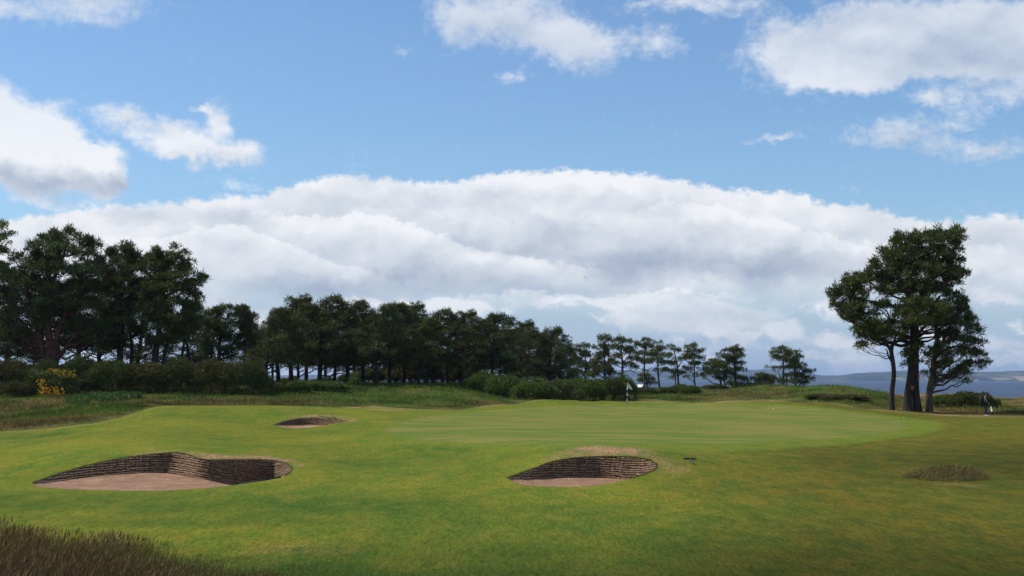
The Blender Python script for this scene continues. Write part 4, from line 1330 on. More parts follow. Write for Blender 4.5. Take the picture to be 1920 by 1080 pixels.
def put_bush(kind, px, d, wpx, hpx, label, group, rz=0.0, row=None, name='gorse_bush'):
    """kind: material key; width and height as seen"""
    spec = {'g': (M_GORSE, 3), 'b': (M_GORSEB, 4), 'f': (M_GREENB, 5), 'g2': (M_GORSE, 8), 'f2': (M_GREENB, 9)}[kind]
    b = on_ground(px, d)
    if kind not in bk:
        bk[kind] = bush(name, (0, 0, 0), (4.0, 3.0, 2.0), spec[0], spec[1], lumps=11)
        o = bk[kind]
    else:
        o = copy_tree(bk[kind])
    o.location = tuple(float(v) for v in (b - [0, 0, .1]))
    k = d / F
    o.scale = (wpx * k / 4.3, wpx * k / 4.6 if wpx * k < 4 else .9, hpx * k / 1.85)
    o.rotation_euler = (0, 0, rz)
    tag(o, label, 'bush', group)
    return o


GL = 'gorse bushes of the left hedge'
put_bush('b', 20, 106, 90, 62, 'olive brown gorse at the left edge, above the rusty heap', GL)
put_bush('g', 85, 107, 80, 58, 'dark gorse behind the two yellow sprays', GL, 0.3)
put_bush('g2', 150, 108, 90, 60, 'dark gorse just right of the yellow blossom', GL, -.2)
put_bush('g', 215, 107.5, 90, 60, 'dark gorse with brown dead tips above the bracken patch', GL, 3.0)
put_bush('b', 275, 108, 90, 54, 'brownish gorse right of the bracken patch, under the ragged pine', GL, .1)
put_bush('g2', 340, 108.5, 90, 56, 'dark gorse in the middle of the hedge, under the ragged pine', GL, 3.2)
put_bush('b', 405, 108, 90, 60, 'highest brown tipped gorse near the right end of the hedge', GL, 3.1)
put_bush('g', 462, 108, 80, 58, 'last tall gorse at the right end of the left hedge', GL, -.15)
put_bush('g2', 500, 110, 50, 30, 'low gorse sloping down at the foot of the hedge\'s right end', GL, .4)
put_bush('b', 38, 103.5, 60, 30, 'low rusty brown heap of heather in the left corner of the hedge', GL, 3.0)
put_bush('g2', 110, 104, 60, 30, 'low dark gorse right below the lower yellow spray', GL, .5)
put_bush('f', 620, 117, 70, 17, 'low green bush on the grass bank before the first trunks', 'low bushes on the bank')
put_bush('f2', 555, 112, 60, 22, 'low green bush on the bank beside the hedge end', 'low bushes on the bank')
put_bush('f', 590, 115, 50, 18, 'small green bush between the two others on the bank', 'low bushes on the bank', 1.0)
GC = 'gorse bushes of the centre hedge'
put_bush('f', 905, 128, 75, 34, 'bright green gorse at the left tip of the centre hedge', GC, .2)
put_bush('f2', 950, 126, 80, 38, 'leafy green gorse second from the left tip of the centre hedge', GC, 3.0)
put_bush('f', 1000, 123, 90, 38, 'broad green gorse left of the middle of the centre hedge', GC, .1)
put_bush('g2', 1050, 125, 85, 40, 'darker gorse in the middle of the centre hedge', GC)
put_bush('f2', 1095, 127, 80, 40, 'green gorse right of the middle of the centre hedge', GC, 3.3)
put_bush('g', 1140, 129, 75, 42, 'dark gorse left behind the flag pole', GC, .2)
put_bush('f', 1170, 131, 50, 40, 'gorse directly behind the flag', GC, 3.0)
GS = 'low shrubs under the trees by the sea'
put_bush('b', 1205, 150, 60, 16, 'low shrub with reddish twigs right behind the flag', GS)
put_bush('g', 1240, 152, 60, 15, 'low dark shrub under the slim layered pine', GS, .3)
put_bush('g2', 1278, 153, 50, 16, 'low dark shrub at the foot of the pale red stem', GS, .3)
put_bush('f2', 1292, 150, 40, 18, 'bushy shrub with yellow green leaves left of the bare pinkish stem', GS, .1)
put_bush('g', 1340, 172, 50, 10, 'low dark shrub under the spreading tree', GS, .1)
put_bush('f', 1420, 170, 70, 9, 'low green shrub line under the small round tree', GS, .1)
GR = 'gorse bushes right of the lone pines'
put_bush('f2', 1768, 122, 60, 24, 'green gorse beside the leaning pine', GR)
put_bush('g', 1812, 121, 74, 33, 'dark gorse mound between the leaning pine and the walker', GR, 3.0)
put_bush('g2', 1846, 120, 46, 28, 'dark gorse directly behind the standing person', GR, .4)
put_bush('b', 1900, 112, 70, 8, 'flat brown heather tussock at the right edge', GR)
put_bush('b', 1585, 126, 90, 13, 'brown heather on the bank left of the lone pines', 'heather on the right bank')
put_bush('b', 1540, 128, 70, 9, 'lower brown heather at the left of that bank', 'heather on the right bank', 3)

ul = ['first dark undergrowth bush right of the green sapling', 'second dark undergrowth bush right of the green sapling', 'dark undergrowth bush under the tall middle tops of the wood', 'brownish undergrowth bush between dark trunks in the middle of the wood', 'dark undergrowth bush just left of the centre hedge tip', 'dark undergrowth bush behind the centre hedge tip', 'small undergrowth bush above the left part of the centre hedge', 'small bush under the first trunks at the left of the wood', 'small bush in the bright gap between the trunks', 'small bush just left of the green sapling']
for (k_, px, d, w_, h_), lab in zip(UNDER, ul):
    put_bush(k_, px, d, w_, h_, lab, 'undergrowth inside the wood', px * .37)

# yellow blossom sprays on their own broom bush
b = on_ground(100, 105.2)
o = bush('broom_bush', tuple(b - [0, 0, .1]), (3.0, 1.6, 2.2), M_GREENB, 77, flowers=26, lumps=7)
tag(o, 'broom with orange yellow blossom standing in front of the left hedge', 'bush')
g = []
rr_ = np.random.default_rng(5)
pts = []
for (px, row, sx, sy, n) in [(105, 697, 14, 4, 26), (122, 702, 12, 5, 26), (80, 716, 5, 5, 12), (82, 728, 9, 8, 40), (98, 735, 16, 9, 60), (108, 738, 8, 7, 26), (135, 705, 5, 3, 8)]:
    for _ in range(n):
        pts.append(P(px + rr_.normal(0, sx * .75), row + rr_.normal(0, sy * .9), (104.0 if row < 712 else 102.5) + rr_.uniform(0, .5)) - np.array(o.location))
pts = np.array(pts)
Vv, f, tt = tufts(rr_, pts, np.full(len(pts), .07), 4, .085, .07, .3)
for ch in list(o.children):
    if ch.name.startswith('blossom'):
        bpy.data.objects.remove(ch)
mesh_obj('blossom', Vv, f, M_YELL, o, False, tt)
gs = G()
for k in range(0, len(pts), 7):
    gs.tube([tuple(v) for v in curve_pts((pts[k][0] * .5, .3, .1), pts[k], .1, 5, .03, rr_)], [.03, .025, .02, .014, .008], 4, False)
gs.build('flowering_stems', M_TWIG, o)

# dead branch above it
b = P(80, 712, 104.3)
root = empty('dead_branch', tuple(b))
tag(root, 'bare grey dead branch poking out above the yellow blossom', 'dead branch')
g = G()
for (a0, a1, c0, c1, rb) in [(80, 712, 60, 692, .03), (70, 701, 55, 690, .02), (70, 700, 88, 704, .02), (66, 697, 68, 685, .014), (62, 694, 52, 699, .014), (75, 706, 80, 690, .012), (88, 704, 90, 712, .012)]:
    p, q = P(a0, a1, 104.3) - b, P(c0, c1, 104.2) - b
    g.tube([tuple(v) for v in curve_pts(p, q, .04, 5, .02, rr_)], [rb, rb * .8, rb * .6, rb * .4, rb * .25], 5, False)
g.build('branch', M_DEAD, root)

# bracken patch
r = np.random.default_rng(15)
n = 1500
px = r.uniform(124, 266, n)
cen = np.interp(px, [128, 190, 262], [762, 757, 746])
hw = np.interp(px, [128, 170, 230, 262], [5, 10, 9, 3])
row = cen + r.uniform(-1, 1, n) * hw
pos = []
for i in range(n):
    # depth of the patch follows the slope
    d = np.interp(row[i], [742, 775], [103, 91])
    x = (px[i] - 960) / F * d / cp
    if float(vnoise(np.array(x / 1.1), np.array(d / 2.2), 5)) > -.16:
        pos.append((x, d + r.normal(0, .5), float(H(x, d)) + r.uniform(.0, .34)))
Vv, f, tt = tufts(r, np.array(pos), np.full(len(pos), .14), 9, .14, .07, .6)
o = mesh_obj('bracken', Vv, f, M_BRACK, None, False, tt)
tag(o, 'patch of fresh green bracken in the brown grass at the left', None, None, 'stuff')
# dock and sapling on the bank at x=660
a = px_pine('sapling', 121, (663, 728), [[(663, 732, 1.2), (663, 715, .9), (664, 705, .5)]], [(664, 703, 7, 4), (659, 712, 7, 4), (668, 712, 6, 4), (663, 720, 8, 4)], (M_BIRCH, M_TWIG), 91, dens=1.2, per=22, blade=(.14, .08), clump=.22)
tag(a, 'pale green sapling in front of the dark trunks on the bank', 'sapling')

# ------------------------------------------------------------------ flag, rakes, balls
M_WHITE = simple('white_cloth', (.80, .80, .80), .7, .04)
_nt = M_WHITE.node_tree
_tr = _nt.nodes.new('ShaderNodeBsdfTranslucent')
_tr.inputs['Color'].default_value = (.85, .85, .85, 1)
_mx = _nt.nodes.new('ShaderNodeMixShader')
_mx.inputs[0].default_value = .45
_nt.links.new(_nt.nodes['Principled BSDF'].outputs[0], _mx.inputs[1])
_nt.links.new(_tr.outputs[0], _mx.inputs[2])
_nt.links.new(_mx.outputs[0], _nt.nodes['Material Output'].inputs['Surface'])
M_BLACK = simple('black_paint', (.018, .018, .02), .4, .2)
M_POLEW = simple('white_paint', (.75, .75, .73), .4, .05)
M_RAKE = simple('dark_plastic', (.022, .027, .04), .4, .2)
M_STEEL = simple('grey_metal', (.35, .37, .4), .35, .1, metal=.6)
base = ground(1175.5, 768, 95, 125)
root = empty('golf_flag', tuple(base))
tag(root, 'white golf flag on a black and white striped pole standing in the green', 'golf flag')
k = base[1] / F


def zrow(row):
    return P(1175.5, row, base[1])[2] - base[2]


seg = [(768.3, 752, .013, 0), (752, 747, .024, 1), (747, 742, .024, 0), (742, 736, .024, 1), (736, 731, .024, 0), (731, 717, .024, 1)]
tilt = 1.2 / F * base[1] / 50
for (r0, r1, rd, w) in seg:
    g = G()
    z0, z1 = max(zrow(r0), -.05), zrow(r1)
    g.tube([(tilt * (768 - r0), 0, z0), (tilt * (768 - r1), 0, z1)], rd, 8)
    g.build('pole_band', M_POLEW if w else M_BLACK, root)
vs, fs = [], []
n, mm = 12, 10
topz, botz = zrow(717), zrow(726.5)
for i in range(n + 1):
    u = i / n
    for j in range(mm + 1):
        v = j / mm
        x = tilt * 50 + .03 + u * .34 + .02 * math.sin(5 * v)
        hi = topz - (u ** 1.1) * .50
        lo = botz - u * .17
        z = hi * (1 - v) + lo * v
        y = .05 * math.sin(7 * u + 2 * v) * u - .02
        vs.append((x, y, z))
for i in range(n):
    for j in range(mm):
        a0 = i * (mm + 1) + j
        fs.append((a0, a0 + mm + 1, a0 + mm + 2, a0 + 1))
fl = mesh_obj('flag', vs, fs, M_WHITE, root, True)
sd = fl.modifiers.new('thick', 'SOLIDIFY')
sd.thickness = .004
g = G()
g.tube([(0, 0, -.12), (0, 0, .004)], .055, 14)
g.build('hole_cup', M_BLACK, root)


def rake(hc, he, head_dir, hw, label, head_at_start=True, lift=.035, tone=M_RAKE):
    """hc: head centre, he: handle end, in world"""
    root = empty('bunker_rake', tuple(hc))
    tag(root, label, 'rake', 'bunker rakes')
    hc, he = np.array(hc), np.array(he)
    hd = np.array(head_dir, float)
    hd /= np.linalg.norm(hd)
    g = G()
    g.tube([(0, 0, lift), tuple(he - hc + [0, 0, lift])], .017, 8)
    g.build('handle', tone, root)
    g = G()
    g.tube([tuple(-hd * hw / 2 + [0, 0, lift]), tuple(hd * hw / 2 + [0, 0, lift])], .024, 8)
    for i in range(13):
        q = -hw / 2 + hw * (i + .5) / 13
        g.tube([tuple(hd * q + [0, 0, lift]), tuple(hd * q + [0.0, 0.01, lift - .075])], [.009, .005], 5)
    g.build('head', tone, root)
    return root


a, e = ground(1294, 862.5, 40), ground(1301, 874, 35)
e2 = a + (e - a) / np.linalg.norm(e - a) * min(np.linalg.norm(e - a), 2.1)
hdv = ground(1305, 861.3, 40) - ground(1283, 864, 40)
rake(a, e2, [1, .22, 0], .46, 'dark T shaped rake lying on the fairway right of the middle bunker', lift=.05)
a, e = ground(628.5, 785, 65), ground(596, 781.5, 65)
rake(a, e, [.15, -1, 0], .6, 'rake with a grey handle lying above the farthest bunker', lift=.05, tone=M_RAKE)
b0 = BUNK[0]['Fr']
pxf, rwf = proj(b0[:, 0], b0[:, 1], b0[:, 2])
i0, i1 = np.argmin(abs(pxf - 448)), np.argmin(abs(pxf - 520))
rk = rake(b0[i1] + [0, .03, -.01], b0[i0] + [0, .03, -.01], [.3, 1, 0], .35, 'long rake resting along the front lip of the widest bunker', lift=.03)
g = G()
dv = (b0[i0] - b0[i1])
g.tube([tuple(dv * .93 + [0, .03, .02]), tuple(dv * .99 + [0, .03, .02])], .022, 8)
o = g.build('grip', M_POLEW, rk)
for (px, row, lab) in [(1450, 767.5, 'white golf ball on the right half of the putting green'), (1694.5, 784, 'white golf ball on the fringe in front of the lone pines')]:
    c = ground(px, row, 80)
    g = G()
    g.sphere((0, 0, .035), .036, 14, 9)
    o = g.build('golf_ball', M_WHITE)
    o.location = tuple(c)
    tag(o, lab, 'golf ball', 'balls near the green')

# ------------------------------------------------------------------ birds
def bird(px, row, d, span, roll, label):
    root = empty('gull', tuple(P(px, row, d)))
    tag(root, label, 'bird', 'birds in the sky')
    M = Matrix.Rotation(roll, 4, 'Y')
    g = G()
    g.tube([M @ Vector((0, .25 * span, 0)), M @ Vector((0, .12 * span, .01)), M @ Vector((0, -.02, .0)), M @ Vector((0, -.16 * span, 0)), M @ Vector((0, -.27 * span, 0))], [.006, .04 * span, .06 * span, .045 * span, .012], 8)
    g.sphere(M @ Vector((0, .2 * span, .012)), .032 * span, 8, 6)
    g.build('body', simple('gull_grey', (.04, .04, .045), .7), root)
    for s in (-1, 1):
        vs, fs = [], []
        prof = [(0, .09, 0), (.22, .10, .07), (.36, .07, .06), (.5, .012, -.01)]
        for (t, c, z) in prof:
            yy = -.02 - t * .16
            vs += [tuple(M @ Vector((s * t * span, yy + c * span, z * span + .004))), tuple(M @ Vector((s * t * span, yy - c * span, z * span + .004))), tuple(M @ Vector((s * t * span, yy - c * span, z * span - .004))), tuple(M @ Vector((s * t * span, yy + c * span, z * span - .004)))]
        for i in range(3):
            a = i * 4
            for q in range(4):
                fs.append((a + q, a + (q + 1) % 4, a + 4 + (q + 1) % 4, a + 4 + q))
        fs += [(0, 1, 2, 3), (12, 15, 14, 13)]
        mesh_obj('wing', vs, fs, simple('gull_wing', (.025, .025, .03), .7), root, False)
    return root


bird(1097.5, 521, 260, 1.35, R(52), 'dark gull banking in the grey cloud above the middle of the wood')
bird(1822, 534, 420, .7, R(5), 'tiny far bird right of the lone pines')

# ------------------------------------------------------------------ people
def person(loc, yaw, joints, look, label, bag=True):
    """joints: skeleton in the figure's own space; +X is where the figure faces"""
    root = empty('person', loc, yaw)
    tag(root, label, 'person', 'people beyond the green')

    def skin(name, nodes, edges, mat, sub=1):
        names = list(nodes)
        me = bpy.data.meshes.new(name)
        me.from_pydata([nodes[k][0] for k in names], [(names.index(a), names.index(b)) for a, b in edges], [])
        o = bpy.data.objects.new(name, me)
        COL.objects.link(o)
        o.parent = root
        sk = o.modifiers.new('skin', 'SKIN')
        lay = me.skin_vertices[0].data
        for i, k in enumerate(names):
            rr = nodes[k][1]
            lay[i].radius = rr if isinstance(rr, tuple) else (rr, rr)
            lay[i].use_root = (i == 0)
        sk.use_smooth_shade = True
        ss_ = o.modifiers.new('sub', 'SUBSURF')
        ss_.levels = sub
        ss_.render_levels = sub
        me.materials.append(mat)
        return o
    J = joints
    skinm = simple('skin', (.42, .24, .17), .6, .1)
    E = [('pelvis', 'belly'), ('belly', 'chest'), ('chest', 'neck'), ('neck', 'jaw'), ('jaw', 'skull'), ('chest', 'sl'), ('sl', 'el'), ('el', 'wl'), ('chest', 'sr'), ('sr', 'er'), ('er', 'wr'),
         ('pelvis', 'hl'), ('hl', 'kl'), ('kl', 'al'), ('pelvis', 'hr'), ('hr', 'kr'), ('kr', 'ar')]
    rad = dict(pelvis=.10, belly=.10, chest=.115, neck=.045, jaw=.062, skull=.085, sl=.032, el=.030, wl=.026, sr=.032, er=.030, wr=.026, hl=.075, kl=.05, al=.035, hr=.075, kr=.05, ar=.035)
    nodes = {k: (J[k], rad[k]) for k in rad}
    for s in 'lr':
        w = Vector(J['w' + s])
        dv = (w - Vector(J['e' + s])).normalized()
        sd = dv.cross(Vector((0, 1, 0))).normalized()
        palm = w + dv * .06
        nodes['p' + s] = (tuple(palm), (.034, .018))
        E.append(('w' + s, 'p' + s))
        for q in range(4):
            kn = palm + dv * .035 + sd * (.027 - .018 * q)
            ti = kn + dv * (.04 + .008 * (q in (1, 2))) + Vector((0, .02 if s == 'r' else -.02, 0))
            nodes['k%s%d' % (s, q)] = (tuple(kn), .009)
            nodes['t%s%d' % (s, q)] = (tuple(ti), .007)
            E += [('p' + s, 'k%s%d' % (s, q)), ('k%s%d' % (s, q), 't%s%d' % (s, q))]
        th = w + dv * .03 + sd * .04
        nodes['th' + s] = (tuple(th), .010)
        nodes['tt' + s] = (tuple(th + dv * .035), .008)
        E += [('w' + s, 'th' + s), ('th' + s, 'tt' + s)]
    skin('body', nodes, E, skinm)
    # nose and ears belong to the head
    sk = Vector(J['skull'])
    g = G()
    g.sphere(sk + Vector((.088, 0, -.045)), .016, 8, 6, (1, .8, 1.3))
    for s in (-1, 1):
        g.sphere(sk + Vector((0, s * .082, -.03)), .022, 8, 6, (.8, .4, 1.3))
    g.build('face', skinm, root)
    # jacket
    top = simple('top_cloth', look['top'], .85)
    jn = {k: (J[k], r_) for k, r_ in dict(belly=(.15, .13), chest=(.17, .14), collar=.065, sl=.072, el=.055, wl=.042, sr=.072, er=.055, wr=.042).items() if k in J}
    c = Vector(J['chest']) * .4 + Vector(J['neck']) * .6
    jn['collar'] = (tuple(c), .07)
    jn['hem'] = (tuple(Vector(J['pelvis']) + Vector((0, 0, .0))), (.16, .14))
    skin('jacket', {k: jn[k] for k in ['chest', 'belly', 'hem', 'collar', 'sl', 'el', 'wl', 'sr', 'er', 'wr']}, [('chest', 'belly'), ('belly', 'hem'), ('chest', 'collar'), ('chest', 'sl'), ('sl', 'el'), ('el', 'wl'), ('chest', 'sr'), ('sr', 'er'), ('er', 'wr')], top)
    tn = dict(pelvis=(J['pelvis'], (.15, .14)), hl=(J['hl'], .10), kl=(J['kl'], .075), al=(tuple(Vector(J['al']) + Vector((0, 0, .03))), .065), hr=(J['hr'], .10), kr=(J['kr'], .075), ar=(tuple(Vector(J['ar']) + Vector((0, 0, .03))), .065))
    skin('trousers', tn, [('pelvis', 'hl'), ('hl', 'kl'), ('kl', 'al'), ('pelvis', 'hr'), ('hr', 'kr'), ('kr', 'ar')], simple('trouser_cloth', look['legs'], .85))
    for s in 'lr':
        a = Vector(J['a' + s])
        g = G()
        g.tube([(a.x - .09, a.y, .05), (a.x, a.y, .055), (a.x + .1, a.y, .045), (a.x + .19, a.y, .035)], [.04, .052, .048, .028], 8)
        g.build('shoe', simple('shoe', look['shoe'], .6), root)
    g = G()
    g.sphere(sk + Vector((-.005, 0, .03)), .105, 12, 8, (1.0, .88, .8))
    if look.get('peak', True):
        g.tube([tuple(sk + Vector((.06, 0, .035))), tuple(sk + Vector((.17, 0, .015)))], [.07, .045], 10)
    g.build('cap', simple('cap_cloth', look['cap'], .8), root)
    if bag:
        g = G()
        ch = Vector(J['chest'])
        M = Matrix.Rotation(R(-4), 4, 'Y')
        g.tube([tuple(ch + Vector((-.20, 0, .20))), tuple(ch + Vector((-.25, 0, .14))), tuple(ch + Vector((-.28, 0, -.05))), tuple(ch + Vector((-.28, 0, -.30))), tuple(ch + Vector((-.22, 0, -.38)))], [.07, .13, .16, .17, .10], 10)
        o = g.build('backpack', simple('bag_cloth', (.018, .02, .024), .8), root)
        g = G()
        for s in (-1, 1):
            g.tube([tuple(ch + Vector((-.16, s * .11, .17))), tuple(ch + Vector((.02, s * .13, .21))), tuple(ch + Vector((.15, s * .12, .05))), tuple(ch + Vector((.02, s * .16, -.2))), tuple(ch + Vector((-.17, s * .12, -.28)))], .018, 6)
        g.build('strap', simple('bag_strap', (.02, .02, .022), .8), o)
    return root


JT = dict(pelvis=(0, 0, .93), belly=(0.01, 0, 1.08), chest=(.0, 0, 1.30), neck=(.02, 0, 1.47), jaw=(.045, 0, 1.54), skull=(.035, 0, 1.625),
          sl=(0, .19, 1.39), el=(.03, .25, 1.12), wl=(.20, .20, .93), sr=(0, -.19, 1.39), er=(.05, -.25, 1.12), wr=(.24, -.20, .94),
          hl=(0, .10, .88), kl=(.03, .11, .49), al=(-.02, .12, .09), hr=(.02, -.10, .88), kr=(.06, -.11, .49), ar=(.06, -.12, .09))
b = ground(1848, 780.5, 90)
ps = person(tuple(b), R(-12), JT, dict(top=(.09, .095, .10), legs=(.018, .02, .035), shoe=(.6, .6, .6), cap=(.02, .022, .035)), 'person in grey top, navy trousers and cap, with dark backpack, standing beside the right gorse')
ps.scale = (1.0, 1.0, 1.0)
# folded umbrella, its tip on the ground
um = empty('umbrella', (float(b[0]), float(b[1]), float(b[2])), R(-12))
tag(um, 'folded black and white umbrella pointed to the ground in the person\'s hand', 'umbrella')
hx = Vector((.315, -.215, .90))
tp = Vector((.50, -.25, .01))
dv = (tp - hx)
g = G()
g.tube([tuple(hx - dv * .10), tuple(hx + dv * .22)], [.018, .018], 8)
g.tube([tuple(hx + dv * .9), tuple(tp)], [.008, .006], 6)
g.build('shaft', M_BLACK, um)
g = G()
g.tube([tuple(hx + dv * .2), tuple(hx + dv * .26), tuple(hx + dv * .4), tuple(hx + dv * .60)], [.025, .05, .062, .058], 9)
g.build('upper_canopy', M_POLEW, um)
g = G()
g.tube([tuple(hx + dv * .60), tuple(hx + dv * .75), tuple(hx + dv * .93)], [.056, .045, .014], 9)
g.build('lower_canopy', M_BLACK, um)
b2 = on_ground(1787, 150)
zt = P(1787, 740.2, 150)[2]
p2 = person((float(b2[0]), float(b2[1]), float(min(b2[2], zt - 1.70))), R(95), JT, dict(top=(.015, .015, .018), legs=(.02, .02, .025), shoe=(.3, .3, .3), cap=(.75, .75, .75)), 'far person in black with white cap, head and shoulders above the gorse', bag=False)

# ------------------------------------------------------------------ parked vehicle half hidden beyond the shrubs
vy = 204.0
vb = on_ground(1196, vy)
zt = P(1196, 721.0, vy)[2]
root = empty('parked_car', (float(vb[0]), float(vb[1]), float(zt - 1.45)), R(75))
tag(root, 'white car almost hidden behind the shrubs right of the flag', 'car')
pr = [(-2.0, .35), (-2.05, .8), (-1.75, .98), (-.95, 1.02), (-.3, 1.42), (1.1, 1.46), (1.7, 1.05), (2.0, .95), (2.05, .35)]
vs, fs = [], []
for s in (-.8, .8):
    for (x, z) in pr:
        vs.append((x, s * (1 if z < 1.1 else .82), z))
n = len(pr)
for i in range(n - 1):
    fs.append((i, i + 1, n + i + 1, n + i))
fs.append(tuple(range(n - 1, -1, -1)))
fs.append(tuple(range(n, 2 * n)))
o = mesh_obj('body', vs, fs, simple('white_car_paint', (.78, .79, .80), .3, .03), root, False)
bv = o.modifiers.new('bev', 'BEVEL')
bv.width = .05
bv.segments = 2
g = G()
for s in (-1, 1):
    g.box((.1, s * .76, 1.2), (.55, .02, .12))
    g.box((1.05, s * .765, 1.2), (.25, .02, .1))
g.build('window', simple('car_glass', (.03, .05, .06), .1, .1), root)
for x in (-1.3, 1.3):
    for s in (-1, 1):
        g = G()
        g.tube([(x, s * .68, .33), (x, s * .86, .33)], .33, 16)
        g.build('wheel', M_BLACK, root)

# ------------------------------------------------------------------ sea and far hills
m, t, bs = new_mat('sea_water')
geo = t.node('ShaderNodeNewGeometry').outputs['Position']
w1 = t.noise(t.mapping(geo, scale=(.06, .16, 1)), 1.0, 6, .7)
w2 = t.noise(t.mapping(geo, scale=(.012, .004, 1)), 1.0, 4, .6)
c = t.mix(t.ss(w2, .35, .65), (.018, .038, .082), (.030, .056, .110))
c = t.mix(t.ss(w1, .60, .74), c, (.15, .20, .28))
c = t.mix(t.ss(w1, .30, .46, 1, 0), c, (.014, .034, .075))
t.link(c, bs.inputs['Base Color'])
bs.inputs['Roughness'].default_value = .45
bs.inputs['Specular IOR Level'].default_value = .2
bp = t.node('ShaderNodeBump')
bp.inputs['Distance'].default_value = .9
bp.inputs['Strength'].default_value = .8
t.link(w1, bp.inputs['Height'])
t.link(bp.outputs[0], bs.inputs['Normal'])
M_SEA = m
SZ = -6.0
v = [(-14000, 150, SZ), (14000, 150, SZ), (14000, 14500, SZ), (-14000, 14500, SZ)]
o = mesh_obj('sea', v, [(0, 1, 2, 3)], M_SEA)
tag(o, 'open blue sea beyond the course', kind='structure')

m, t, bs = new_mat('far_hills')
geo = t.node('ShaderNodeNewGeometry').outputs['Position']
n1 = t.noise(t.mapping(geo, scale=(.0028, .0028, .012)), 1.0, 6, .6)
n2 = t.noise(t.mapping(geo, scale=(.006, .002, .03)), 1.0, 3, .5)
c = t.mix(t.ss(n1, .42, .56), (.012, .028, .034), (.040, .066, .044))
c = t.mix(t.ss(n2, .57, .66), c, (.22, .20, .10))
sx = t.node('ShaderNodeSeparateXYZ')
t.link(geo, sx.inputs[0])
cl = t.math('MULTIPLY', t.ss(sx.outputs[0], 1900, 2300), t.ss(sx.outputs[2], 30, 8))
cl = t.math('MULTIPLY', cl, t.ss(t.noise(t.mapping(geo, scale=(.01, .002, .01)), 1.0, 5, .6), .45, .6))
c = t.mix(cl, c, (.34, .25, .20))
t.link(c, bs.inputs['Base Color'])
M_HILL = m


def hills(name, d, prof, depth, label, seed):
    px = np.arange(prof[0][0], prof[-1][0] + 1, 4.0)
    top = np.interp(px, [p[0] for p in prof], [p[1] for p in prof])
    Vv = []
    qs = [0, .04, .10, .2, .35, .55, .8, 1.0, 1.4]
    hs = [0, .30, .48, .62, .76, .90, 1.0, .97, .2]
    for q, hf in zip(qs, hs):
        y = d + q * depth
        x = (px - 960) / F * y / cp
        ztop = np.array([P(a, b_, d + .8 * depth)[2] for a, b_ in zip(px, top)])
        z = SZ - 3 + (ztop - SZ + 3) * hf
        z = z + hf * 3.0 * vnoise(x / 180, np.full(len(x), q * 9), seed) * (0 < hf < 1) + (hf > .7) * 2.2 * vnoise(x / 30, np.full(len(x), q * 5), seed + 1)
        yy = y + 120 * vnoise(x / 500, np.full(len(x), q * 2), seed + 2)
        Vv.append(np.stack([x, yy, z], 1))
    Vv = np.array(Vv)
    n = len(px)
    idx = np.arange(len(qs) * n).reshape(len(qs), n)
    fq = np.stack([idx[:-1, :-1], idx[:-1, 1:], idx[1:, 1:], idx[1:, :-1]], -1).reshape(-1, 4)
    o = mesh_obj(name, Vv.reshape(-1, 3), fq, M_HILL)
    return tag(o, label, kind='structure')


hills('hills', 7000, [(1500, 712), (1530, 707), (1560, 705.5), (1600, 700), (1640, 697.5), (1670, 696.5), (1690, 694), (1730, 695.5), (1780, 697.5), (1850, 697), (1890, 695.5), (1960, 695), (2300, 692), (2600, 700)], 1500, 'long blue headland across the water on the right', 3)
hills('hills', 9000, [(300, 706), (500, 704), (700, 702), (900, 700), (1100, 697), (1180, 694), (1300, 695), (1390, 693), (1440, 692.5), (1480, 694), (1505, 699), (1540, 703.5), (1600, 705), (1700, 706)], 1600, 'farther low blue hills behind the thin line of trees', 13)

# ------------------------------------------------------------------ haze
g = G()
g.box((0, 5900, 60), (17000, 11000, 72))
# bottom a metre under the lowest ground, top above the trees, the birds and the hills
m = bpy.data.materials.new('haze_air')
m.use_nodes = True
nt = m.node_tree
nt.nodes.remove(nt.nodes['Principled BSDF'])
pv = nt.nodes.new('ShaderNodeVolumePrincipled')
pv.inputs['Color'].default_value = (.48, .66, 1.0, 1)
pv.inputs['Density'].default_value = 6.5e-5
pv.inputs['Anisotropy'].default_value = 0.2
nt.links.new(pv.outputs[0], nt.nodes['Material Output'].inputs['Volume'])
o = g.build('haze', m)
tag(o, 'thin blue air fading the far hills', None, None, 'stuff')

# ------------------------------------------------------------------ light
SUN_EL, SUN_AZ = 50.0, -82.0   # azimuth measured from +Y towards +X
sun = bpy.data.lights.new('sun', 'SUN')
sun.energy = 4.0
sun.angle = R(.55)
sun.color = (1.0, .93, .80)
so = bpy.data.objects.new('sun', sun)
COL.objects.link(so)
sd_ = Vector((math.sin(R(SUN_AZ)) * math.cos(R(SUN_EL)), math.cos(R(SUN_AZ)) * math.cos(R(SUN_EL)), math.sin(R(SUN_EL))))
so.rotation_euler = sd_.to_track_quat('Z', 'Y').to_euler()

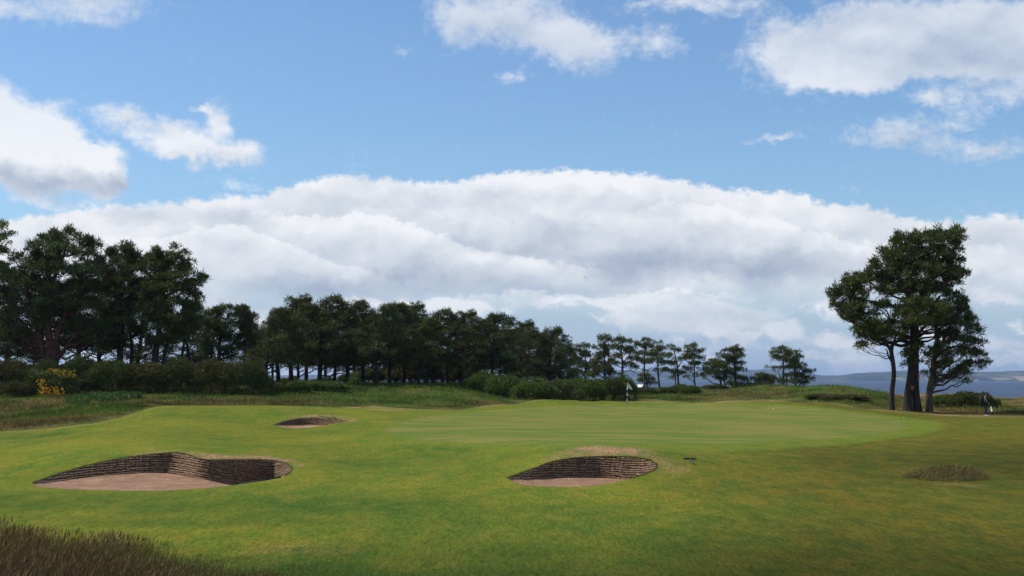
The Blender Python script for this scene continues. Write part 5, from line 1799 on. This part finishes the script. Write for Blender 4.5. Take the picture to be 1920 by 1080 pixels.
# unseen cloud-shaped blockers added to shade the near turf, right side and left trees
m, t, bs = new_mat('shade_blocker_mat')
bs.inputs['Base Color'].default_value = (.9, .9, .9, 1)
bs.inputs['Roughness'].default_value = 1.0
tr = t.node('ShaderNodeBsdfTransparent')
mx = t.node('ShaderNodeMixShader')
mx.inputs[0].default_value = .40
t.link(tr.outputs[0], mx.inputs[1])
t.link(bs.outputs[0], mx.inputs[2])
t.link(mx.outputs[0], m.node_tree.nodes['Material Output'].inputs['Surface'])
for i, (cx, cy, rx, ry) in enumerate([(12, 15, 38, 12.5), (33, 44, 17, 22), (-52, 122, 26, 22)]):
    c = Vector((cx, cy, 0)) + sd_ * 900
    nu, nv = 48, 20
    vs, fs = [], []
    for j in range(nv + 1):
        th = math.pi * j / nv
        for k in range(nu):
            an_ = 2 * math.pi * k / nu
            q = Vector((math.sin(th) * math.cos(an_), math.sin(th) * math.sin(an_), math.cos(th)))
            f_ = 1 + .55 * float(vnoise(np.array(q.x * 2.3 + 9 * i), np.array(q.y * 2.3 + q.z * 1.7), 40 + i)) + .22 * float(vnoise(np.array(q.x * 6.1), np.array(q.y * 6.1 + q.z * 5), 44 + i))
            vs.append((q.x * rx * f_, q.y * ry * f_, (q.z if q.z > 0 else q.z * .3) * min(rx, ry) * .35 * f_))
    for j in range(nv):
        for k in range(nu):
            k2 = (k + 1) % nu
            fs.append((j * nu + k, (j + 1) * nu + k, (j + 1) * nu + k2, j * nu + k2))
    o = mesh_obj('cloud', vs, fs, m)
    o.location = c
    tag(o, kind='structure')

# ------------------------------------------------------------------ sky with clouds
W = bpy.data.worlds.new("World")
S.world = W
W.use_nodes = True
t = NT(W.node_tree)
bg = W.node_tree.nodes['Background']
SKYS = 0.10
bg.inputs['Strength'].default_value = SKYS
sky = t.node('ShaderNodeTexSky')
sky.sky_type = 'NISHITA'
sky.sun_disc = False
sky.sun_elevation = R(SUN_EL)
sky.sun_rotation = R(SUN_AZ)
sky.air_density = 1.0
sky.dust_density = 0.6
sky.ozone_density = 2.0
tc = t.node('ShaderNodeTexCoord').outputs['Generated']
sx = t.node('ShaderNodeSeparateXYZ')
t.link(tc, sx.inputs[0])
AZ = t.math('MULTIPLY', t.math('ARCTAN2', sx.outputs[0], sx.outputs[1]), 57.29578)
EL = t.math('MULTIPLY', t.math('ARCSINE', sx.outputs[2]), 57.29578)
cv = t.node('ShaderNodeCombineXYZ')
t.link(AZ, cv.inputs[0])
t.link(EL, cv.inputs[1])
PT = cv.outputs[0]


def azel(px, row):
    w = P(px, row, 1000.0) - [0, 0, CAMZ]
    w = w / np.linalg.norm(w)
    return math.degrees(math.atan2(w[0], w[1])), math.degrees(math.asin(w[2]))


PD = 1 / (F * math.pi / 180)   # degrees per pixel, roughly
PD = 57.29578 / F


def centred(colsock, amp):
    return t.vmath('SCALE', t.vmath('SUBTRACT', colsock, (.5, .5, .5)), amp)


wA = centred(t.noise(t.mapping(PT, scale=(.8, 1, 1)), .55, 3, .5, True), 1.6)
wB = centred(t.noise(PT, 2.2, 5, .6, True), .65)
PW = t.vmath('ADD', PT, t.vmath('ADD', wA, wB))


def blob(vec, px, row, rx, ry, w, rot=0.0):
    a, e = azel(px, row)
    mp = t.node('ShaderNodeMapping', vector_type='TEXTURE')
    t.link(vec, mp.inputs[0])
    mp.inputs['Location'].default_value = (a, e, 0)
    mp.inputs['Rotation'].default_value = (0, 0, R(rot))
    mp.inputs['Scale'].default_value = (rx * PD, ry * PD, 50)
    g = t.node('ShaderNodeTexGradient', gradient_type='SPHERICAL')
    t.link(mp.outputs[0], g.inputs[0])
    return t.math('MULTIPLY', g.outputs['Fac'], w)


def addall(ls):
    a = ls[0]
    for b in ls[1:]:
        a = t.math('ADD', a, b)
    return a


# big relief noise and its sunward twin, for light and shade in the cloud
sc_ = (.62, 1.0, 1)
nb0 = t.noise(t.mapping(t.vmath('ADD', PT, wB), scale=sc_), .42, 7, .50)
nb1 = t.noise(t.mapping(t.vmath('ADD', t.vmath('ADD', PT, wB), (-.30, .60, 0)), scale=sc_), .42, 7, .50)
relief = t.math('SUBTRACT', nb0, nb1)
nf = t.noise(t.mapping(PT, scale=(.8, 1, 1)), 2.6, 8, .64)

# cloud bank: its top as a curve over azimuth
fcu = t.node('ShaderNodeFloatCurve')
bank = [(-900, 470), (-300, 430), (0, 408), (60, 398), (150, 390), (235, 380), (330, 374), (400, 364), (470, 366), (530, 345), (640, 328), (760, 336), (850, 332), (900, 327), (1000, 315), (1080, 313), (1200, 327), (1300, 338), (1400, 348), (1500, 360), (1545, 378), (1600, 379), (1645, 386), (1700, 401), (1800, 409), (1920, 404), (2300, 420), (2900, 470)]
A0, A1 = -35.0, 35.0
E0, E1 = 0.0, 12.0
cpts = fcu.mapping.curves[0].points
pl = [(azel(*b)[0], azel(*b)[1]) for b in bank]
pl = [((a - A0) / (A1 - A0), (e - E0) / (E1 - E0)) for a, e in pl]
cpts[0].location = (0, pl[0][1])
cpts[1].location = (1, pl[-1][1])
for q in pl:
    cpts.new(*q)
fcu.mapping.update()
xx = t.node('ShaderNodeSeparateXYZ')
t.link(t.vmath('ADD', PT, t.vmath('SCALE', wB, .6)), xx.inputs[0])
an = t.math('DIVIDE', t.math('SUBTRACT', xx.outputs[0], A0), A1 - A0, clamp=True)
t.link(an, fcu.inputs['Value'])
topE = t.math('MULTIPLY', fcu.outputs[0], E1 - E0)
# depth below the top edge, puffed
dep = t.math('SUBTRACT', topE, xx.outputs[1])
dep = t.math('ADD', dep, t.math('ADD', t.math('MULTIPLY', t.math('SUBTRACT', nf, .5), .75), t.math('MULTIPLY', t.math('SUBTRACT', nb0, .5), .9)))
a_bank = t.ss(dep, -.04, .26)
# lower part breaks up over a pale sky
low = t.noise(t.mapping(PW, scale=(.28, .95, 1)), .9, 6, .55)
wlow = t.ss(EL, 4.3, 2.3)
hole = t.ss(low, .48, .62)
blow = t.math('ADD', t.math('MULTIPLY', hole, .90), .02)
a_bank = t.math('MULTIPLY', a_bank, t.math('ADD', t.math('SUBTRACT', 1.0, wlow), t.math('MULTIPLY', wlow, blow)))
lo_add = addall([blob(PW, *q) for q in [(850, 580, 110, 32, 1.2), (1290, 590, 230, 42, 1.0), (1130, 555, 180, 26, .9), (1470, 625, 60, 30, 1.0), (1330, 625, 160, 30, .5), (1580, 640, 80, 22, .9), (410, 560, 110, 40, .9), (1850, 650, 160, 26, .5)]])
a_bank = t.math('MAXIMUM', a_bank, t.ss(lo_add, .1, .6, 0, .85))

# loose clouds above the bank
loose = [(-10, 250, 120, 110, 1.7), (70, 280, 105, 80, 1.5), (195, 318, 60, 56, 1.5), (130, 300, 80, 60, 1.0), (190, 345, 90, 28, .9), (30, 320, 180, 45, 1.1), (-10, 165, 60, 55, .7), (95, 200, 90, 34, .45),
         (225, 222, 74, 40, 1.1), (325, 262, 95, 46, 1.35), (412, 228, 36, 42, 1.1), (385, 208, 34, 12, .7), (450, 288, 66, 40, 1.3), (360, 290, 90, 34, .9), (440, 340, 90, 16, .5), (65, 368, 55, 26, .75), (150, 378, 120, 16, .6),
         (165, 10, 190, 48, .85), (10, 12, 90, 26, .65), (170, 45, 70, 30, .4), (860, 30, 75, 90, .85), (960, 35, 150, 80, 1.1), (1080, 90, 125, 62, 1.1), (1050, 60, 90, 60, .5), (1230, 75, 85, 40, .85), (1290, 5, 190, 38, .95), (968, 145, 50, 26, .6),
         (1480, 115, 130, 72, 1.1), (1600, 90, 200, 90, 1.3), (1760, 60, 260, 105, 1.5), (1890, 90, 180, 100, 1.4), (1620, 150, 180, 30, .7), (1445, 45, 70, 40, .5), (1750, 188, 75, 28, .8), (1880, 190, 140, 40, .6), (1690, 250, 120, 36, .8), (1860, 270, 150, 34, .7), (1455, 264, 90, 14, .75), (750, 108, 30, 12, .4), (1790, 225, 60, 18, .5)]
SL = addall([blob(PW, *q) for q in loose])
a_loose = t.ss(t.math('ADD', SL, t.math('ADD', t.math('MULTIPLY', t.math('SUBTRACT', nb0, .5), .7), t.math('MULTIPLY', t.math('SUBTRACT', nf, .5), 1.1))), .08, 1.0)
a_loose = t.math('MULTIPLY', a_loose, t.ss(EL, 7.5, 13, .98, .74))
# elsewhere on the dome: scattered cumulus so that the light stays right all round
oth = t.noise(t.mapping(tc, scale=(1, 1, 2.2)), 2.6, 7, .6)
away = t.math('MAXIMUM', t.ss(t.math('ABSOLUTE', AZ), 24, 32), t.ss(EL, 18, 24))
a_oth = t.math('MULTIPLY', t.ss(oth, .50, .62), away)
ALL = t.math('MAXIMUM', t.math('MAXIMUM', a_bank, a_loose), a_oth)

# brightness
shade = addall([blob(PW, *q) for q in [
    (1150, 480, 420, 75, -.42), (1400, 500, 300, 40, -.40), (700, 520, 420, 55, -.40), (430, 400, 90, 26, -.22), (430, 450, 130, 35, -.22), (1000, 545, 260, 20, -.25), (260, 400, 100, 24, -.28), (1280, 440, 120, 60, -.10), (860, 375, 220, 36, -.12), (1060, 342, 60, 14, -.14),
    (550, 545, 260, 40, -.30), (1550, 500, 260, 70, -.10), (1800, 480, 220, 90, -.08), (1330, 600, 200, 30, -.16), (120, 340, 190, 36, -.55), (30, 335, 150, 36, -.35), (240, 350, 80, 26, -.35), (370, 305, 190, 26, -.25), (1750, 60, 300, 120, -.34), (1880, 130, 200, 120, -.25), (1480, 120, 130, 80, -.05), (900, 60, 300, 100, -.22), (1200, 80, 200, 80, -.22), (1690, 250, 150, 50, -.3), (1860, 270, 200, 50, -.3), (150, 10, 260, 60, -.22), (65, 370, 70, 30, -.3),
    (80, 240, 130, 70, .25), (190, 310, 50, 40, .22), (960, 345, 180, 30, .22), (1100, 335, 160, 30, .22), (690, 400, 50, 12, .22), (1010, 492, 130, 22, .30), (880, 480, 70, 24, .22), (1280, 440, 200, 50, .12), (250, 440, 300, 50, .18), (200, 385, 130, 16, .15), (850, 577, 80, 26, .38), (1400, 410, 260, 45, .14), (1620, 385, 60, 12, .25), (1120, 565, 150, 18, .12)]])


def curve_el(pts, src):
    f = t.node('ShaderNodeFloatCurve')
    c = f.mapping.curves[0].points
    q = [(azel(*b)) for b in pts]
    q = [((a - A0) / (A1 - A0), (e - E0) / (E1 - E0)) for a, e in q]
    c[0].location = (0, q[0][1])
    c[1].location = (1, q[-1][1])
    for v in q:
        c.new(*v)
    f.mapping.update()
    t.link(src, f.inputs['Value'])
    return t.math('MULTIPLY', f.outputs[0], E1 - E0)


def inner_edge(pts, amp, thick, px0, px1, dark=.08):
    # sunlit brow of a nearer cloud in front of the shaded cloud behind it
    d_ = t.math('SUBTRACT', curve_el(pts, an), xx.outputs[1])
    d_ = t.math('ADD', d_, t.math('ADD', t.math('MULTIPLY', t.math('SUBTRACT', nf, .5), .7), t.math('MULTIPLY', t.math('SUBTRACT', nb0, .5), 1.6)))
    up = t.math('MULTIPLY', t.ss(d_, -.02, .14), t.ss(d_, thick, .1))
    bk_ = t.math('MULTIPLY', t.ss(d_, -.9, -.02), t.ss(d_, .1, -.02))
    a0_, a1_ = azel(px0, 450)[0], azel(px1, 450)[0]
    win = t.math('MULTIPLY', t.ss(AZ, a0_ - 1.5, a0_ + 1.5), t.ss(AZ, a1_ + 1.5, a1_ - 1.5))
    return t.math('MULTIPLY', t.math('SUBTRACT', t.math('MULTIPLY', up, amp), t.math('MULTIPLY', bk_, dark)), win)


brow = addall([
    inner_edge([(0, 400), (330, 372), (430, 400), (560, 396), (690, 405), (800, 432), (900, 458), (960, 472), (1060, 488), (1130, 500), (1300, 540)], .24, 1.3, 480, 1130),
    inner_edge([(0, 560), (500, 562), (700, 556), (900, 550), (1000, 545), (1100, 548), (1250, 540), (1300, 552), (1400, 566), (1700, 566), (1920, 560)], .22, 1.0, 560, 1500, .10),
    inner_edge([(0, 470), (300, 440), (430, 420), (520, 450), (640, 490), (760, 520), (900, 530), (1920, 560)], .16, 1.1, 60, 760, .07),
    inner_edge([(0, 420), (1000, 420), (1180, 400), (1280, 380), (1400, 400), (1520, 430), (1650, 470), (1920, 500)], .14, 1.5, 1180, 1640, .06),
    inner_edge([(0, 500), (1500, 480), (1700, 440), (1850, 455), (1920, 470)], .12, 1.2, 1600, 1900, .05)])
edge = t.math('ADD', t.math('MULTIPLY', t.ss(dep, 1.1, .0), .14), t.math('MULTIPLY', brow, .72))
br = t.math('ADD', t.math('ADD', .79, t.math('MULTIPLY', shade, .80)), t.math('MULTIPLY', relief, 1.05))
br = t.math('ADD', br, t.math('MULTIPLY', t.math('SUBTRACT', nf, .5), .14))
br = t.math('ADD', br, edge)
br = t.math('ADD', br, t.math('MULTIPLY', wlow, .03))
br = t.math('ADD', br, 0.0, clamp=True)
cr = t.node('ShaderNodeValToRGB')
t.link(br, cr.inputs[0])
el_ = cr.color_ramp.elements
el_[0].position = 0.0
el_[0].color = (.27, .34, .46, 1)
el_[1].position = 1.0
el_[1].color = (.93, .94, .97, 1)
for p_, c_ in ((.30, (.40, .47, .60)), (.55, (.57, .63, .73)), (.78, (.75, .79, .85))):
    e_ = el_.new(p_)
    e_.color = (*c_, 1)
cloudc = t.vmath('SCALE', cr.outputs[0], 1.0 / SKYS)
# a touch more haze white low down in the blue
skyc = t.vmath('MULTIPLY', sky.outputs[0], (0.98, 1.20, 1.40))
skyc = t.mix(t.ss(EL, 7.0, 0.5, 0, .92), skyc, tuple(v / SKYS for v in (.43, .56, .72)))
fin = t.mix(ALL, skyc, cloudc)
t.link(fin, bg.inputs['Color'])

vs_ = S.view_settings
vs_.view_transform = 'Standard'
vs_.look = 'None'
vs_.exposure = 0.0
vs_.gamma = 1.0
vs_.use_curve_mapping = False
S.cycles.max_bounces = 6
S.cycles.diffuse_bounces = 2
S.cycles.glossy_bounces = 2
S.cycles.transmission_bounces = 2
S.cycles.volume_bounces = 0
S.cycles.use_denoising = True
